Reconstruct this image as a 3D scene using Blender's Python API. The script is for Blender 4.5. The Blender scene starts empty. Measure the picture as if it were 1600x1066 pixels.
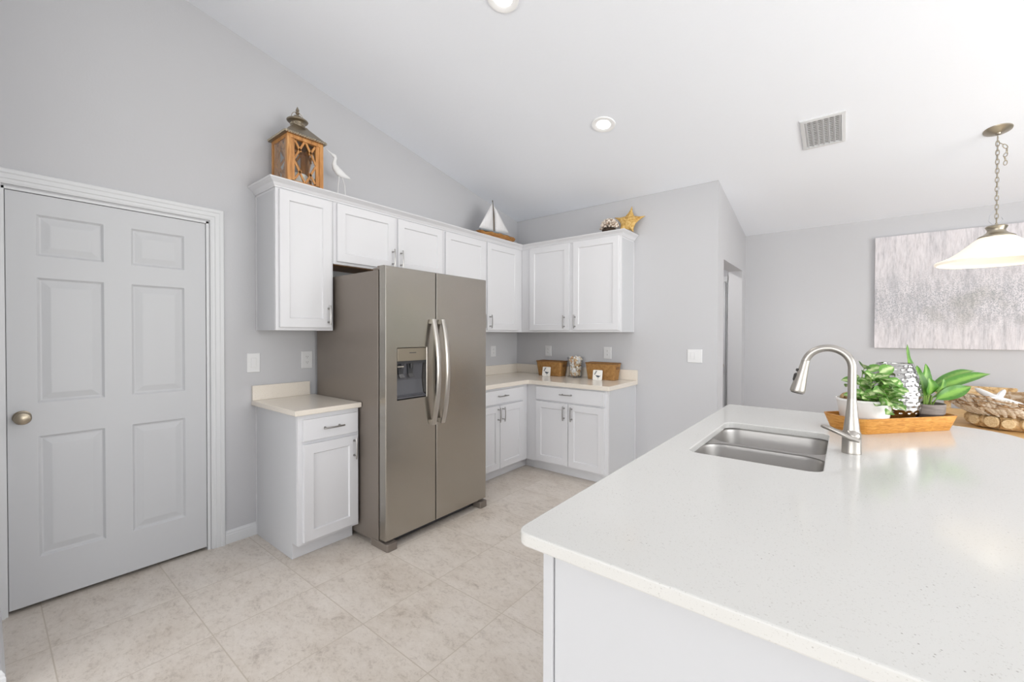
import bpy, bmesh, math, random
from mathutils import Vector, Matrix
R = random.Random(7)
PI = math.pi
SC = bpy.context.scene
COL = SC.collection

# ------------------------------------------------------------------ camera
CAM = Vector((3.153, -4.0436, 1.3658))
f2 = Vector((-0.61817876, 0.78596006, -0.01103664))
r3 = Vector((0.78599132, 0.61823374, 0.00216474))
u3 = Vector((-0.00852463, 0.00733651, 0.99993675))
cd = bpy.data.cameras.new('camera')
cam = bpy.data.objects.new('camera', cd); COL.objects.link(cam)
cam.matrix_world = Matrix(((r3.x, u3.x, -f2.x, CAM.x), (r3.y, u3.y, -f2.y, CAM.y), (r3.z, u3.z, -f2.z, CAM.z), (0, 0, 0, 1)))
cd.sensor_width = 36; cd.lens = 36 * 656.53 / 1600
cd.shift_x = -(804.93 - 800) / 1600; cd.shift_y = (529.66 - 533) / 1600
cd.clip_start = 0.02; cd.clip_end = 200
SC.camera = cam

# ------------------------------------------------------------------ world, lights, exposure
w = bpy.data.worlds.new('world'); SC.world = w; w.use_nodes = True
nt = w.node_tree; nt.nodes.clear()
wo = nt.nodes.new('ShaderNodeOutputWorld'); bg = nt.nodes.new('ShaderNodeBackground')
tc = nt.nodes.new('ShaderNodeTexCoord'); sx = nt.nodes.new('ShaderNodeSeparateXYZ'); rp = nt.nodes.new('ShaderNodeValToRGB')
nt.links.new(tc.outputs['Generated'], sx.inputs[0]); nt.links.new(sx.outputs['Z'], rp.inputs[0])
rp.color_ramp.elements[0].position = 0.0; rp.color_ramp.elements[0].color = (.33, .35, .27, 1)
rp.color_ramp.elements[1].position = 0.12; rp.color_ramp.elements[1].color = (.90, .94, 1, 1)
e = rp.color_ramp.elements.new(.03); e.color = (.44, .50, .34, 1)
nt.links.new(rp.outputs[0], bg.inputs[0]); bg.inputs[1].default_value = 1.3
nt.links.new(bg.outputs[0], wo.inputs[0])

def area(name, loc, rot, sx_, sy_, power, col=(1, 1, 1)):
    l = bpy.data.lights.new(name, 'AREA'); l.shape = 'RECTANGLE'; l.size = sx_; l.size_y = sy_
    l.energy = power; l.color = col
    o = bpy.data.objects.new(name, l); COL.objects.link(o); o.location = loc; o.rotation_euler = rot
    return o
area('daylight_rear_window', (2.25, -12.40, 1.45), (math.radians(112), 0, 0), 7.5, 2.3, 330, (1, .992, .985))
area('daylight_right_window', (6.42, -2.2, 1.30), (math.radians(100), 0, PI / 2), 3.5, 2.1, 116, (1, .995, .99))
area('daylight_patio_window', (6.42, -6.2, 1.30), (math.radians(110), 0, PI / 2), 3.0, 2.1, 33, (1, 1, 1))
area('hall_fill_light', (1.55, .9, 2.42), (0, 0, 0), .3, .3, 14, (1, .97, .93))  # added fill without a fixture, brightens the hall jamb and door
SC.cycles.transparent_max_bounces = 32
SC.view_settings.view_transform = 'Standard'; SC.view_settings.look = 'None'
SC.view_settings.exposure = 0.12; SC.view_settings.gamma = 1.0; SC.view_settings.use_curve_mapping = False

# ------------------------------------------------------------------ materials
def lin(c):
    return tuple((x / 12.92 if x <= .04045 else ((x + .055) / 1.055) ** 2.4) for x in c)
def S(r, g, b): return lin((r / 255, g / 255, b / 255)) + (1,)
def mat(name, col, rough=.5, metal=0, **kw):
    m = bpy.data.materials.new(name); m.use_nodes = True
    b = m.node_tree.nodes['Principled BSDF']
    b.inputs['Base Color'].default_value = col if len(col) == 4 else tuple(col) + (1,)
    b.inputs['Roughness'].default_value = rough; b.inputs['Metallic'].default_value = metal
    for k, v in kw.items(): b.inputs[k.replace('_', ' ')].default_value = v
    return m
def nd(m, t, **kw):
    n = m.node_tree.nodes.new(t)
    for k, v in kw.items():
        if k in n.inputs: n.inputs[k].default_value = v
        else: setattr(n, k, v)
    return n
def ln(m, a, b): m.node_tree.links.new(a, b)
def bsdf(m): return m.node_tree.nodes['Principled BSDF']
def coords(m, scale=(1, 1, 1), rot=(0, 0, 0), loc=(0, 0, 0), out='Object'):
    t = nd(m, 'ShaderNodeTexCoord'); mp = nd(m, 'ShaderNodeMapping')
    mp.inputs['Scale'].default_value = scale; mp.inputs['Rotation'].default_value = rot; mp.inputs['Location'].default_value = loc
    ln(m, t.outputs[out], mp.inputs[0]); return mp.outputs[0]
def noise(m, vec, scale, detail=3, rough=.5, dist=0):
    n = nd(m, 'ShaderNodeTexNoise'); n.inputs['Scale'].default_value = scale; n.inputs['Detail'].default_value = detail
    n.inputs['Roughness'].default_value = rough; n.inputs['Distortion'].default_value = dist
    if vec is not None: ln(m, vec, n.inputs['Vector'])
    return n.outputs['Fac']
def ramp(m, fac, stops):
    r = nd(m, 'ShaderNodeValToRGB'); cr = r.color_ramp
    cr.elements[0].position, cr.elements[0].color = stops[0]; cr.elements[1].position, cr.elements[1].color = stops[-1]
    for p, c in stops[1:-1]:
        el = cr.elements.new(p); el.color = c
    ln(m, fac, r.inputs[0]); return r.outputs[0]
def mix(m, fac, a, b, mode='MIX'):
    n = nd(m, 'ShaderNodeMix', data_type='RGBA', blend_type=mode)
    for s, v in ((n.inputs[0], fac), (n.inputs[6], a), (n.inputs[7], b)):
        if isinstance(v, (float, int)): s.default_value = v
        elif isinstance(v, tuple): s.default_value = v
        else: ln(m, v, s)
    return n.outputs[2]
def bump(m, h, strength=.1, dist=.002):
    b = nd(m, 'ShaderNodeBump'); b.inputs['Strength'].default_value = strength; b.inputs['Distance'].default_value = dist
    ln(m, h, b.inputs['Height']); ln(m, b.outputs[0], bsdf(m).inputs['Normal'])
def basec(m, c): ln(m, c, bsdf(m).inputs['Base Color'])
M = {}
def paint(name, col, rough=.6, bs=.12, sc=90):
    m = mat(name, col, rough, 0, Specular_IOR_Level=.3); v = coords(m); bump(m, noise(m, v, sc, 2), bs, .003); M[name] = m; return m
paint('wall_paint', S(198, 198, 201), .7)
paint('ceiling_paint', S(243, 246, 252), .8, .25, 45)
paint('trim_white', S(219, 220, 222), .35, .02)
paint('door_white', S(202, 203, 206), .4, .02)
paint('panel_laminate', S(206, 207, 210), .4, .01)
paint('cabinet_white', S(222, 222, 225), .38, .015)
paint('fixture_white', S(250, 250, 250), .3, 0)
paint('switch_white', S(226, 226, 227), .3, 0)
M['dark'] = mat('dark_void', (.01, .01, .01), .8)
M['vent_grey'] = mat('vent_grey', S(150, 150, 150), .7); M['slot'] = mat('slot_dark', (.05, .05, .05), .6)
# floor tile
m = M['floor_tile'] = mat('floor_tile', (.6, .55, .5), .33)
v = coords(m, loc=(-.4515, 3.867, 0))
bt = nd(m, 'ShaderNodeTexBrick', offset=0.0, squash=1.0)
for k, val in (('Scale', 1.0), ('Mortar Size', .0024), ('Mortar Smooth', .1), ('Brick Width', .4635), ('Row Height', .4625), ('Bias', 0)): bt.inputs[k].default_value = val
bt.inputs['Color1'].default_value = (.25, .25, .25, 1); bt.inputs['Color2'].default_value = (.75, .75, .75, 1)
ln(m, v, bt.inputs['Vector'])
off = nd(m, 'ShaderNodeVectorMath', operation='MULTIPLY_ADD'); ln(m, bt.outputs['Color'], off.inputs[0]); off.inputs[1].default_value = (7, 3, 5); ln(m, v, off.inputs[2])
st = nd(m, 'ShaderNodeMapping'); st.inputs['Scale'].default_value = (.8, 1.25, 1); st.inputs['Rotation'].default_value = (0, 0, .35); ln(m, off.outputs[0], st.inputs[0])
n1 = noise(m, st.outputs[0], 2.6, 5, .6, .3); n2 = noise(m, st.outputs[0], 9, 8, .8, .35); n3 = noise(m, st.outputs[0], 40, 6, .8, .4)
c1 = ramp(m, n1, [(.34, S(192, 178, 163)), (.47, S(219, 209, 198)), (.65, S(229, 221, 213))])
c2 = ramp(m, n2, [(.36, S(152, 138, 124)), (.45, S(212, 202, 190)), (.6, S(230, 222, 213))])
c3 = ramp(m, n3, [(.38, S(162, 149, 136)), (.47, S(220, 211, 201)), (.62, S(230, 222, 214))])
cc = mix(m, .30, mix(m, .5, c1, c2), c3)
cc = mix(m, bt.outputs['Fac'], cc, S(200, 189, 175)); basec(m, cc)
inv = nd(m, 'ShaderNodeMath', operation='SUBTRACT'); inv.inputs[0].default_value = 1; ln(m, bt.outputs['Fac'], inv.inputs[1]); bump(m, inv.outputs[0], .35, .002)
def quartz(name, base, rough, a, b_):
    m = M[name] = mat(name, base, rough); v = coords(m)
    n1 = noise(m, v, 260, 2, .6); f1 = ramp(m, n1, [(.62, (0, 0, 0, 1)), (.70, (1, 1, 1, 1))])
    vo = nd(m, 'ShaderNodeTexVoronoi'); vo.inputs['Scale'].default_value = 75; ln(m, v, vo.inputs['Vector'])
    f2_ = ramp(m, vo.outputs['Distance'], [(.06, (1, 1, 1, 1)), (.13, (0, 0, 0, 1))])
    f3 = ramp(m, noise(m, v, 9, 2), [(.48, (0, 0, 0, 1)), (.62, (1, 1, 1, 1))])
    f23 = mix(m, 1.0, f2_, f3, 'MULTIPLY')
    c = mix(m, f1, base, a); c = mix(m, f23, c, b_); basec(m, c)
quartz('quartz_white', S(218, 217, 214), .13, S(200, 198, 194), S(148, 144, 139))
quartz('quartz_cream', S(230, 222, 211), .16, S(216, 203, 186), S(190, 174, 152))
# stainless
def steel(name, col, rough, axis_scale, bs=.05, aniso=0.0):
    m = M[name] = mat(name, col, rough, 1.0); v = coords(m, axis_scale)
    n = noise(m, v, 60, 3); rr = nd(m, 'ShaderNodeMapRange'); ln(m, n, rr.inputs[0]); rr.inputs[3].default_value = rough * .9; rr.inputs[4].default_value = rough * 1.12
    ln(m, rr.outputs[0], bsdf(m).inputs['Roughness']); bump(m, n, bs, .001)
    bsdf(m).inputs['Anisotropic'].default_value = aniso
steel('steel_door', (.425, .40, .36), .24, (.3, .3, 12), .0)
steel('steel_handle', (.56, .53, .49), .30, (1, 1, .5), .0)
steel('steel_sink', (.45, .435, .42), .38, (.4, .4, 6), .0)
steel('nickel', (.45, .425, .395), .34, (1, 1, 6), .0)
steel('pull_nickel', (.40, .39, .38), .33, (1, 1, 1), .0)
steel('pewter', (.36, .31, .24), .34, (1, 1, 1), .05)
steel('antique_brass', (.42, .375, .30), .3, (1, 1, 1), .02)
M['fridge_side'] = mat('fridge_side', S(128, 119, 111), .36, .25)
M['fridge_dark'] = mat('fridge_dark', S(54, 54, 57), .3)
M['fridge_bay'] = mat('fridge_bay', S(88, 88, 93), .25)
M['fridge_panel'] = mat('fridge_panel', S(140, 131, 116), .35, .5)
M['gasket'] = mat('gasket', (.02, .02, .02), .6)
def wood(name, a, b_, c_, scale=(1, 1, 1), rough=.5, sc=6):
    m = M[name] = mat(name, a, rough); v = coords(m, scale)
    n = noise(m, v, sc, 5, .6, 1.2); basec(m, ramp(m, n, [(.3, a), (.5, b_), (.72, c_)])); bump(m, n, .15, .002)
wood('lantern_wood', S(150, 98, 48), S(190, 132, 72), S(212, 160, 100), (6, 6, .8))
wood('bare_wood', S(120, 86, 48), S(140, 102, 60), S(150, 112, 70), (6, 1, 6))
wood('tray_wood', S(176, 112, 38), S(204, 142, 62), S(222, 166, 88), (3, 3, 20), .4)
wood('driftwood', S(150, 112, 70), S(214, 180, 130), S(232, 212, 178), (3, 3, 3), .7)
wood('white_driftwood', S(186, 164, 136), S(232, 226, 218), S(244, 241, 236), (4, 4, 4), .7, 14)
wood('twig', S(120, 88, 56), S(176, 146, 112), S(210, 196, 178), (4, 4, 4), .8)
wood('table_wood', S(186, 142, 84), S(214, 174, 116), S(228, 196, 146), (1, 12, 12), .5, 4)
wood('hull_wood', S(104, 64, 30), S(166, 114, 56), S(186, 140, 80), (10, 2, 20), .6)
wood('mast_wood', S(84, 74, 62), S(110, 98, 84), S(128, 116, 100), (8, 8, 1), .7)
wood('endgrain', S(196, 160, 110), S(226, 200, 156), S(236, 216, 180), (20, 20, 20), .7)
m = M['wicker'] = mat('wicker', S(150, 108, 58), .75); v = coords(m)
wv = nd(m, 'ShaderNodeTexWave', wave_type='BANDS', bands_direction='Z'); wv.inputs['Scale'].default_value = 26; wv.inputs['Distortion'].default_value = 2.5; wv.inputs['Detail Scale'].default_value = 6; ln(m, v, wv.inputs['Vector'])
nn = noise(m, v, 40, 4); basec(m, mix(m, .5, ramp(m, wv.outputs['Fac'], [(.1, S(126, 84, 40)), (.8, S(190, 142, 82))]), ramp(m, nn, [(.3, S(140, 96, 46)), (.7, S(196, 152, 92))]))); bump(m, wv.outputs['Fac'], .6, .004)
M['wicker_rim'] = mat('wicker_rim', S(128, 92, 56), .7)
m = M['starfish'] = mat('starfish', S(200, 160, 88), .8); v = coords(m); n = noise(m, v, 55, 3)
basec(m, ramp(m, n, [(.3, S(178, 130, 62)), (.5, S(212, 172, 98)), (.7, S(226, 194, 132))])); bump(m, n, .8, .006)
m = M['white_coral'] = mat('white_coral', S(228, 218, 206), .8); n = noise(m, coords(m), 60, 3); basec(m, ramp(m, n, [(.35, S(170, 140, 116)), (.55, S(236, 226, 214))]))
M['coral_base'] = mat('coral_base', S(60, 46, 34), .85)
M['white_wood'] = mat('white_painted_wood', S(236, 236, 236), .55)
m = M['sailcloth'] = mat('sailcloth', S(236, 236, 238), .85); n = noise(m, coords(m, (1, 60, 1)), 8, 2); basec(m, ramp(m, n, [(.35, S(222, 219, 218)), (.6, S(236, 236, 238))]))
M['deck_paint'] = mat('deck_paint', S(126, 134, 138), .7)
M['card'] = mat('card', S(246, 243, 238), .6); M['ink'] = mat('ink', S(86, 92, 100), .8)
M['wax'] = mat('wax', S(238, 236, 230), .5, 0, Subsurface_Weight=.2)
M['white_pot'] = mat('white_pot', S(240, 238, 236), .35)
m = M['grey_pot'] = mat('grey_pot', S(122, 112, 106), .6); n = noise(m, coords(m, (4, 4, 30)), 4, 4); basec(m, ramp(m, n, [(.3, S(104, 94, 88)), (.7, S(140, 130, 124))]))
M['grey_pot_low'] = mat('grey_pot_low', S(86, 76, 72), .6)
M['soil'] = mat('soil', S(50, 36, 26), .95)
m = M['moss'] = mat('moss', S(160, 130, 92), .95); n = noise(m, coords(m), 90, 4); basec(m, ramp(m, n, [(.35, S(104, 76, 46)), (.6, S(196, 164, 122))]))
m = M['chrome'] = mat('hammered_silver', (.46, .455, .44), .10, 1.0)
M['stem'] = mat('stem', S(128, 160, 70), .5)
def leafmat(name, edge, mid, wv_=.5, sc=9):
    m = M[name] = mat(name, edge, .38); uv = nd(m, 'ShaderNodeTexCoord'); sp = nd(m, 'ShaderNodeSeparateXYZ'); ln(m, uv.outputs['UV'], sp.inputs[0])
    d = nd(m, 'ShaderNodeMath', operation='SUBTRACT'); ln(m, sp.outputs['Y'], d.inputs[0]); d.inputs[1].default_value = .5
    a = nd(m, 'ShaderNodeMath', operation='ABSOLUTE'); ln(m, d.outputs[0], a.inputs[0])
    n = noise(m, coords(m), 60, 3); ad = nd(m, 'ShaderNodeMath', operation='MULTIPLY_ADD'); ln(m, n, ad.inputs[0]); ad.inputs[1].default_value = wv_; ln(m, a.outputs[0], ad.inputs[2])
    basec(m, ramp(m, ad.outputs[0], [(.12 + wv_ * .4, mid), (.3 + wv_ * .45, edge)]))
    bsdf(m).inputs['Transmission Weight'].default_value = 0
leafmat('aglaonema', S(66, 120, 28), S(120, 164, 66), .25)
leafmat('pothos', S(100, 150, 62), S(200, 216, 160), .5)
def thin_glass(name, tint=(.97, .98, .98, 1), gl=.10):
    m = M[name] = bpy.data.materials.new(name); m.use_nodes = True; t = m.node_tree; t.nodes.clear()
    o = t.nodes.new('ShaderNodeOutputMaterial'); tr = t.nodes.new('ShaderNodeBsdfTransparent'); gs = t.nodes.new('ShaderNodeBsdfGlossy'); mx = t.nodes.new('ShaderNodeMixShader'); lw = t.nodes.new('ShaderNodeLayerWeight')
    tr.inputs[0].default_value = tint; gs.inputs['Roughness'].default_value = .02; lw.inputs['Blend'].default_value = .5
    pw = t.nodes.new('ShaderNodeMath'); pw.operation = 'POWER'; pw.inputs[1].default_value = 4; ma = t.nodes.new('ShaderNodeMath'); ma.operation = 'MULTIPLY_ADD'; ma.inputs[1].default_value = .7; ma.inputs[2].default_value = gl * .3
    t.links.new(lw.outputs['Facing'], pw.inputs[0]); t.links.new(pw.outputs[0], ma.inputs[0]); t.links.new(ma.outputs[0], mx.inputs[0]); t.links.new(tr.outputs[0], mx.inputs[1]); t.links.new(gs.outputs[0], mx.inputs[2]); t.links.new(mx.outputs[0], o.inputs[0])
thin_glass('pane_glass', (.98, .99, .99, 1), .08); thin_glass('jar_glass', (.95, .96, .97, 1), .10)
def emis(name, col, s, base=(.8, .8, .8)):
    m = M[name] = mat(name, base, .4); b = bsdf(m); b.inputs['Emission Color'].default_value = col + (1,); b.inputs['Emission Strength'].default_value = s
emis('downlight_lens', (1, .98, .95), 6.0)
emis('shade_glass', (1, .90, .74), .34, S(250, 244, 232)[:3]); 
# painting
m = M['canvas_art'] = mat('canvas_art', (.7, .7, .7), .65); v = coords(m, (1, 1, .16)); v2 = coords(m)
sA = noise(m, v, 60, 7, .7); sB = noise(m, v, 14, 5, .65); gr = noise(m, v2, 130, 3, .7); bl = noise(m, v2, 3.0, 3, .5)
cA = ramp(m, sA, [(.3, S(150, 147, 150)), (.47, S(208, 203, 206)), (.62, S(230, 226, 229))])
cB = ramp(m, sB, [(.35, S(176, 176, 182)), (.55, S(224, 219, 222))])
c = mix(m, .45, cA, cB)
geo = nd(m, 'ShaderNodeTexCoord'); sp = nd(m, 'ShaderNodeSeparateXYZ'); ln(m, geo.outputs['Object'], sp.inputs[0])
band = nd(m, 'ShaderNodeMapRange', interpolation_type='SMOOTHSTEP'); ln(m, sp.outputs['Z'], band.inputs[0]); band.inputs[1].default_value = .30; band.inputs[2].default_value = -.08
top = nd(m, 'ShaderNodeMapRange', interpolation_type='SMOOTHSTEP'); ln(m, sp.outputs['Z'], top.inputs[0]); top.inputs[1].default_value = -.45; top.inputs[2].default_value = -.15
mb = nd(m, 'ShaderNodeMath', operation='MULTIPLY'); ln(m, band.outputs[0], mb.inputs[0]); ln(m, top.outputs[0], mb.inputs[1])
spk = ramp(m, gr, [(.45, (0, 0, 0, 1)), (.6, (1, 1, 1, 1))]); f = mix(m, 1.0, spk, mb.outputs[0], 'MULTIPLY')
c = mix(m, f, c, S(158, 160, 166))
f2n = ramp(m, bl, [(.52, (0, 0, 0, 1)), (.68, (1, 1, 1, 1))]); f3 = mix(m, 1.0, f2n, mb.outputs[0], 'MULTIPLY'); hf = nd(m, 'ShaderNodeMath', operation='MULTIPLY'); ln(m, f3, hf.inputs[0]); hf.inputs[1].default_value = .55
c = mix(m, hf.outputs[0], c, S(150, 148, 138)); basec(m, c); bump(m, sA, .2, .003)
M['canvas_edge'] = mat('canvas_edge', S(120, 118, 120), .7)
M['shell_a'] = mat('shell_cream', S(236, 222, 200), .4); M['shell_b'] = mat('shell_white', S(244, 240, 234), .4)
M['shell_c'] = mat('shell_tan', S(218, 186, 142), .4); M['shell_d'] = mat('shell_brown', S(196, 156, 116), .45)
M['wire'] = mat('wire', S(190, 192, 198), .3, .3); M['charcoal'] = mat('charcoal', S(60, 56, 54), .6)

# ------------------------------------------------------------------ geometry helpers
class MB:
    def __init__(s): s.bm = bmesh.new(); s.uv = None
    def vs(s, pts): return [s.bm.verts.new(p) for p in pts]
    def face(s, vv):
        try: return s.bm.faces.new(vv)
        except ValueError: return None
    def box(s, x0, x1, y0, y1, z0, z1, mtx=None):
        P = [Vector((x, y, z)) for x in (x0, x1) for y in (y0, y1) for z in (z0, z1)]
        if mtx: P = [mtx @ p for p in P]
        v = s.vs(P)
        for q in ((0, 1, 3, 2), (4, 6, 7, 5), (0, 4, 5, 1), (2, 3, 7, 6), (0, 2, 6, 4), (1, 5, 7, 3)): s.face([v[i] for i in q])
        return s
    def loops(s, loops, closed=True, cap0=True, cap1=True):
        L = [s.vs(l) for l in loops]; n = len(L[0])
        for a, b in zip(L, L[1:]):
            for i in range(n if closed else n - 1):
                j = (i + 1) % n; s.face([a[i], a[j], b[j], b[i]])
        if cap0: s.face(L[0][::-1])
        if cap1: s.face(L[-1])
        return L
    def prism(s, pts, off):
        off = Vector(off); s.loops([[Vector(p) for p in pts], [Vector(p) + off for p in pts]]); return s
    def tube(s, pts, rad, seg=10, closed=False, flat=1.0, up=None):
        pts = [Vector(p) for p in pts]; n = len(pts); L = []
        rr = rad if isinstance(rad, (list, tuple)) else [rad] * n
        t0 = (pts[1] - pts[0]).normalized()
        N = (Vector(up) if up else (Vector((0, 0, 1)) if abs(t0.z) < .9 else Vector((1, 0, 0))))
        N = (N - t0 * N.dot(t0)).normalized()
        for i in range(n):
            a = pts[(i - 1) % n] if (closed or i > 0) else pts[0]; b = pts[(i + 1) % n] if (closed or i < n - 1) else pts[-1]
            t = (b - a).normalized(); N = (N - t * N.dot(t)).normalized(); B = t.cross(N)
            L.append([pts[i] + (N * math.cos(2 * PI * k / seg) * flat + B * math.sin(2 * PI * k / seg)) * rr[i] for k in range(seg)])
        if closed: L.append(L[0]); s.loops(L, True, False, False)
        else: s.loops(L)
        return s
    def cyl(s, p0, p1, r0, r1=None, seg=16): return s.tube([p0, p1], [r0, r0 if r1 is None else r1], seg)
    def lathe(s, prof, c=(0, 0, 0), seg=32, mtx=None, cap0=True, cap1=True):
        c = Vector(c); L = []
        for r, z in prof:
            l = [Vector((max(r, 1e-5) * math.cos(2 * PI * k / seg), max(r, 1e-5) * math.sin(2 * PI * k / seg), z)) for k in range(seg)]
            L.append([(mtx @ p if mtx else p) + c for p in l])
        s.loops(L, True, cap0, cap1); return s
    def ball(s, c, r, seg=12, rings=8, sc=(1, 1, 1), mtx=None):
        prof = [(math.sin(PI * i / rings), -math.cos(PI * i / rings)) for i in range(rings + 1)]
        D = Matrix.Diagonal((r * sc[0], r * sc[1], r * sc[2])); D = (mtx.to_3x3() @ D) if mtx else D
        c = Vector(c); L = []
        for q, z in prof: L.append([D @ Vector((max(q, 1e-4) * math.cos(2 * PI * k / seg), max(q, 1e-4) * math.sin(2 * PI * k / seg), z)) + c for k in range(seg)])
        s.loops(L); return s
    def build(s, name, m, parent=None, smooth=False, local=False, bevel=0, bseg=2, subd=0, angle=30):
        bm = s.bm
        if parent is not None and not local:
            off = Vector(parent.get('_o', (0, 0, 0))); bmesh.ops.translate(bm, verts=bm.verts, vec=-off)
        bmesh.ops.remove_doubles(bm, verts=bm.verts, dist=1e-6)
        bmesh.ops.recalc_face_normals(bm, faces=bm.faces)
        me = bpy.data.meshes.new(name); bm.to_mesh(me); bm.free()
        me.materials.append(M[m] if isinstance(m, str) else m)
        o = bpy.data.objects.new(name, me); COL.objects.link(o)
        if parent is not None:
            o.parent = parent; o['_o'] = parent.get('_o', (0, 0, 0))
        if smooth:
            for p in me.polygons: p.use_smooth = True
            if angle < 180: me.set_sharp_from_angle(angle=math.radians(angle))
        if bevel:
            b = o.modifiers.new('b', 'BEVEL'); b.width = bevel; b.segments = bseg; b.limit_method = 'ANGLE'; b.angle_limit = math.radians(50); b.harden_normals = False
        if subd: sd = o.modifiers.new('s', 'SUBSURF'); sd.levels = subd; sd.render_levels = subd
        return o
def tag(o, label, cat, group=None):
    o['label'] = label; o['category'] = cat
    if group: o['group'] = group
    return o
def thing(name, loc, label, cat, group=None, rz=0):
    o = bpy.data.objects.new(name, None); COL.objects.link(o); o.location = loc; o.rotation_euler = (0, 0, rz)
    o.empty_display_size = .05; o['_o'] = tuple(loc); return tag(o, label, cat, group)
def struct(o): o['kind'] = 'structure'; return o
def copy_tree(o, parent=None):
    c = o.copy(); COL.objects.link(c)
    if parent is not None: c.parent = parent
    for ch in list(o.children): copy_tree(ch, c)
    return c
def dup(o, loc, label, rz=None, group=None):
    c = copy_tree(o); c.location = loc; c['label'] = label
    if rz is not None: c.rotation_euler = (0, 0, rz)
    if group: c['group'] = group
    return c
def rrect(x0, x1, y0, y1, r, z, n=6):
    P = []
    for cx, cy, a in ((x1 - r, y1 - r, 0), (x0 + r, y1 - r, PI / 2), (x0 + r, y0 + r, PI), (x1 - r, y0 + r, 3 * PI / 2)):
        for k in range(n + 1): P.append(Vector((cx + r * math.cos(a + PI / 2 * k / n), cy + r * math.sin(a + PI / 2 * k / n), z)))
    return P
# face frames: L = faces on the left run (u=+y, n=+x);  B = faces on the back run (u=+x, n=-y)
def FL(x): return lambda u, v, n: Vector((x + n, u, v))
def FB(y): return lambda u, v, n: Vector((u, y - n, v))
def panel_slab(mb, T, u0, u1, v0, v1, t, panels, steps, ch=.002):
    """a slab with (u,v) front, panels = rects sunk by concentric steps (inset, depth)"""
    bm = mb.bm
    us = sorted({u0 + ch, u1 - ch} | {p[0] for p in panels} | {p[1] for p in panels})
    vs_ = sorted({v0 + ch, v1 - ch} | {p[2] for p in panels} | {p[3] for p in panels})
    for a, b in zip(us, us[1:]):
        for c, d in zip(vs_, vs_[1:]):
            mu, mv = (a + b) / 2, (c + d) / 2
            if any(p[0] < mu < p[1] and p[2] < mv < p[3] for p in panels): continue
            mb.face(mb.vs([T(a, c, t), T(b, c, t), T(b, d, t), T(a, d, t)]))
    for p in panels:
        st_ = [(0, 0)] + list(steps); prev = None
        for ins, dep in st_:
            q = [T(p[0] + ins, p[2] + ins, t - dep), T(p[1] - ins, p[2] + ins, t - dep), T(p[1] - ins, p[3] - ins, t - dep), T(p[0] + ins, p[3] - ins, t - dep)]
            if prev:
                for i in range(4): mb.face(mb.vs([prev[i], prev[(i + 1) % 4], q[(i + 1) % 4], q[i]]))
            prev = q
        mb.face(mb.vs(prev))
    A = [(u0, v0), (u1, v0), (u1, v1), (u0, v1)]; I = [(u0 + ch, v0 + ch), (u1 - ch, v0 + ch), (u1 - ch, v1 - ch), (u0 + ch, v1 - ch)]
    for i in range(4):
        j = (i + 1) % 4
        mb.face(mb.vs([T(*A[i], t - ch), T(*A[j], t - ch), T(*I[j], t), T(*I[i], t)]))
        mb.face(mb.vs([T(*A[i], 0), T(*A[j], 0), T(*A[j], t - ch), T(*A[i], t - ch)]))
    mb.face(mb.vs([T(*a, 0) for a in A])); return mb
SHAKER = [(.0015, .0), (.006, .008), (.0075, .0095)]
def shaker(T, u0, u1, v0, v1, parent, rail=.058):
    mb = MB(); panel_slab(mb, T, u0, u1, v0, v1, .019, [(u0 + rail, u1 - rail, v0 + rail, v1 - rail)], SHAKER)
    return mb.build('door', 'cabinet_white', parent)
def pull(T, u, v, vert, parent, L=.135, n0=.019):
    """slightly bowed bar pull on two posts"""
    mb = MB(); h = L / 2
    pts = [(s_ * h, .030 + .006 * (1 - s_ * s_)) for s_ in (-1, -.75, -.5, -.25, 0, .25, .5, .75, 1)]
    mb.tube([T(u + (0 if vert else a), v + (a if vert else 0), n0 + b) for a, b in pts], .0052, 10)
    for a in (-.7 * h, .7 * h):
        q = (u + (0 if vert else a), v + (a if vert else 0)); mb.cyl(T(*q, n0 - .001), T(*q, n0 + .033), .0042, None, 10); mb.cyl(T(*q, n0 - .001), T(*q, n0 + .004), .007, None, 12)
    return mb.build('handle', 'pull_nickel', parent, smooth=True)
def sweep(mb, path, prof, T, closed=False):
    """profile (out, h) mitred along a 2-D path; T(px, py, h) -> world; out is to the right of travel"""
    n = len(path); L = []
    for i in range(n):
        p = Vector(path[i]); d1 = (p - Vector(path[i - 1])).normalized() if i > 0 else None; d2 = (Vector(path[i + 1]) - p).normalized() if i < n - 1 else None
        d1 = d1 or d2; d2 = d2 or d1
        n1 = Vector((d1.y, -d1.x)); n2 = Vector((d2.y, -d2.x)); nn_ = (n1 + n2).normalized(); k = 1 / max(nn_.dot(n1), .2)
        L.append([T(p.x + nn_.x * k * o, p.y + nn_.y * k * o, h) for o, h in prof])
    mb.loops(L); return mb

# ------------------------------------------------------------------ setting
Z0, SL = 2.732, .199
def cz(y): return Z0 - SL * y if y > -5 else Z0 + SL * 5 - .085 * (-5 - y)
XR, YR, YF = 6.5, -12.5, 1.29
struct(MB().box(-2.6, 7.0, -13.2, 2.1, -.12, 0).build('floor', 'floor_tile'))
mb = MB()
for a, b in ((1.42, -5.0), (-5.0, -12.7)):
    mb.prism([(-2.5, a, cz(a)), (-2.5, b, cz(b)), (-2.5, b, cz(b) + .15), (-2.5, a, cz(a) + .15)], (9.3, 0, 0))
struct(mb.build('ceiling', 'ceiling_paint'))
struct(MB().box(.9, 2.13, .12, 1.95, 2.44, 2.5).build('ceiling', 'ceiling_paint'))
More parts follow.
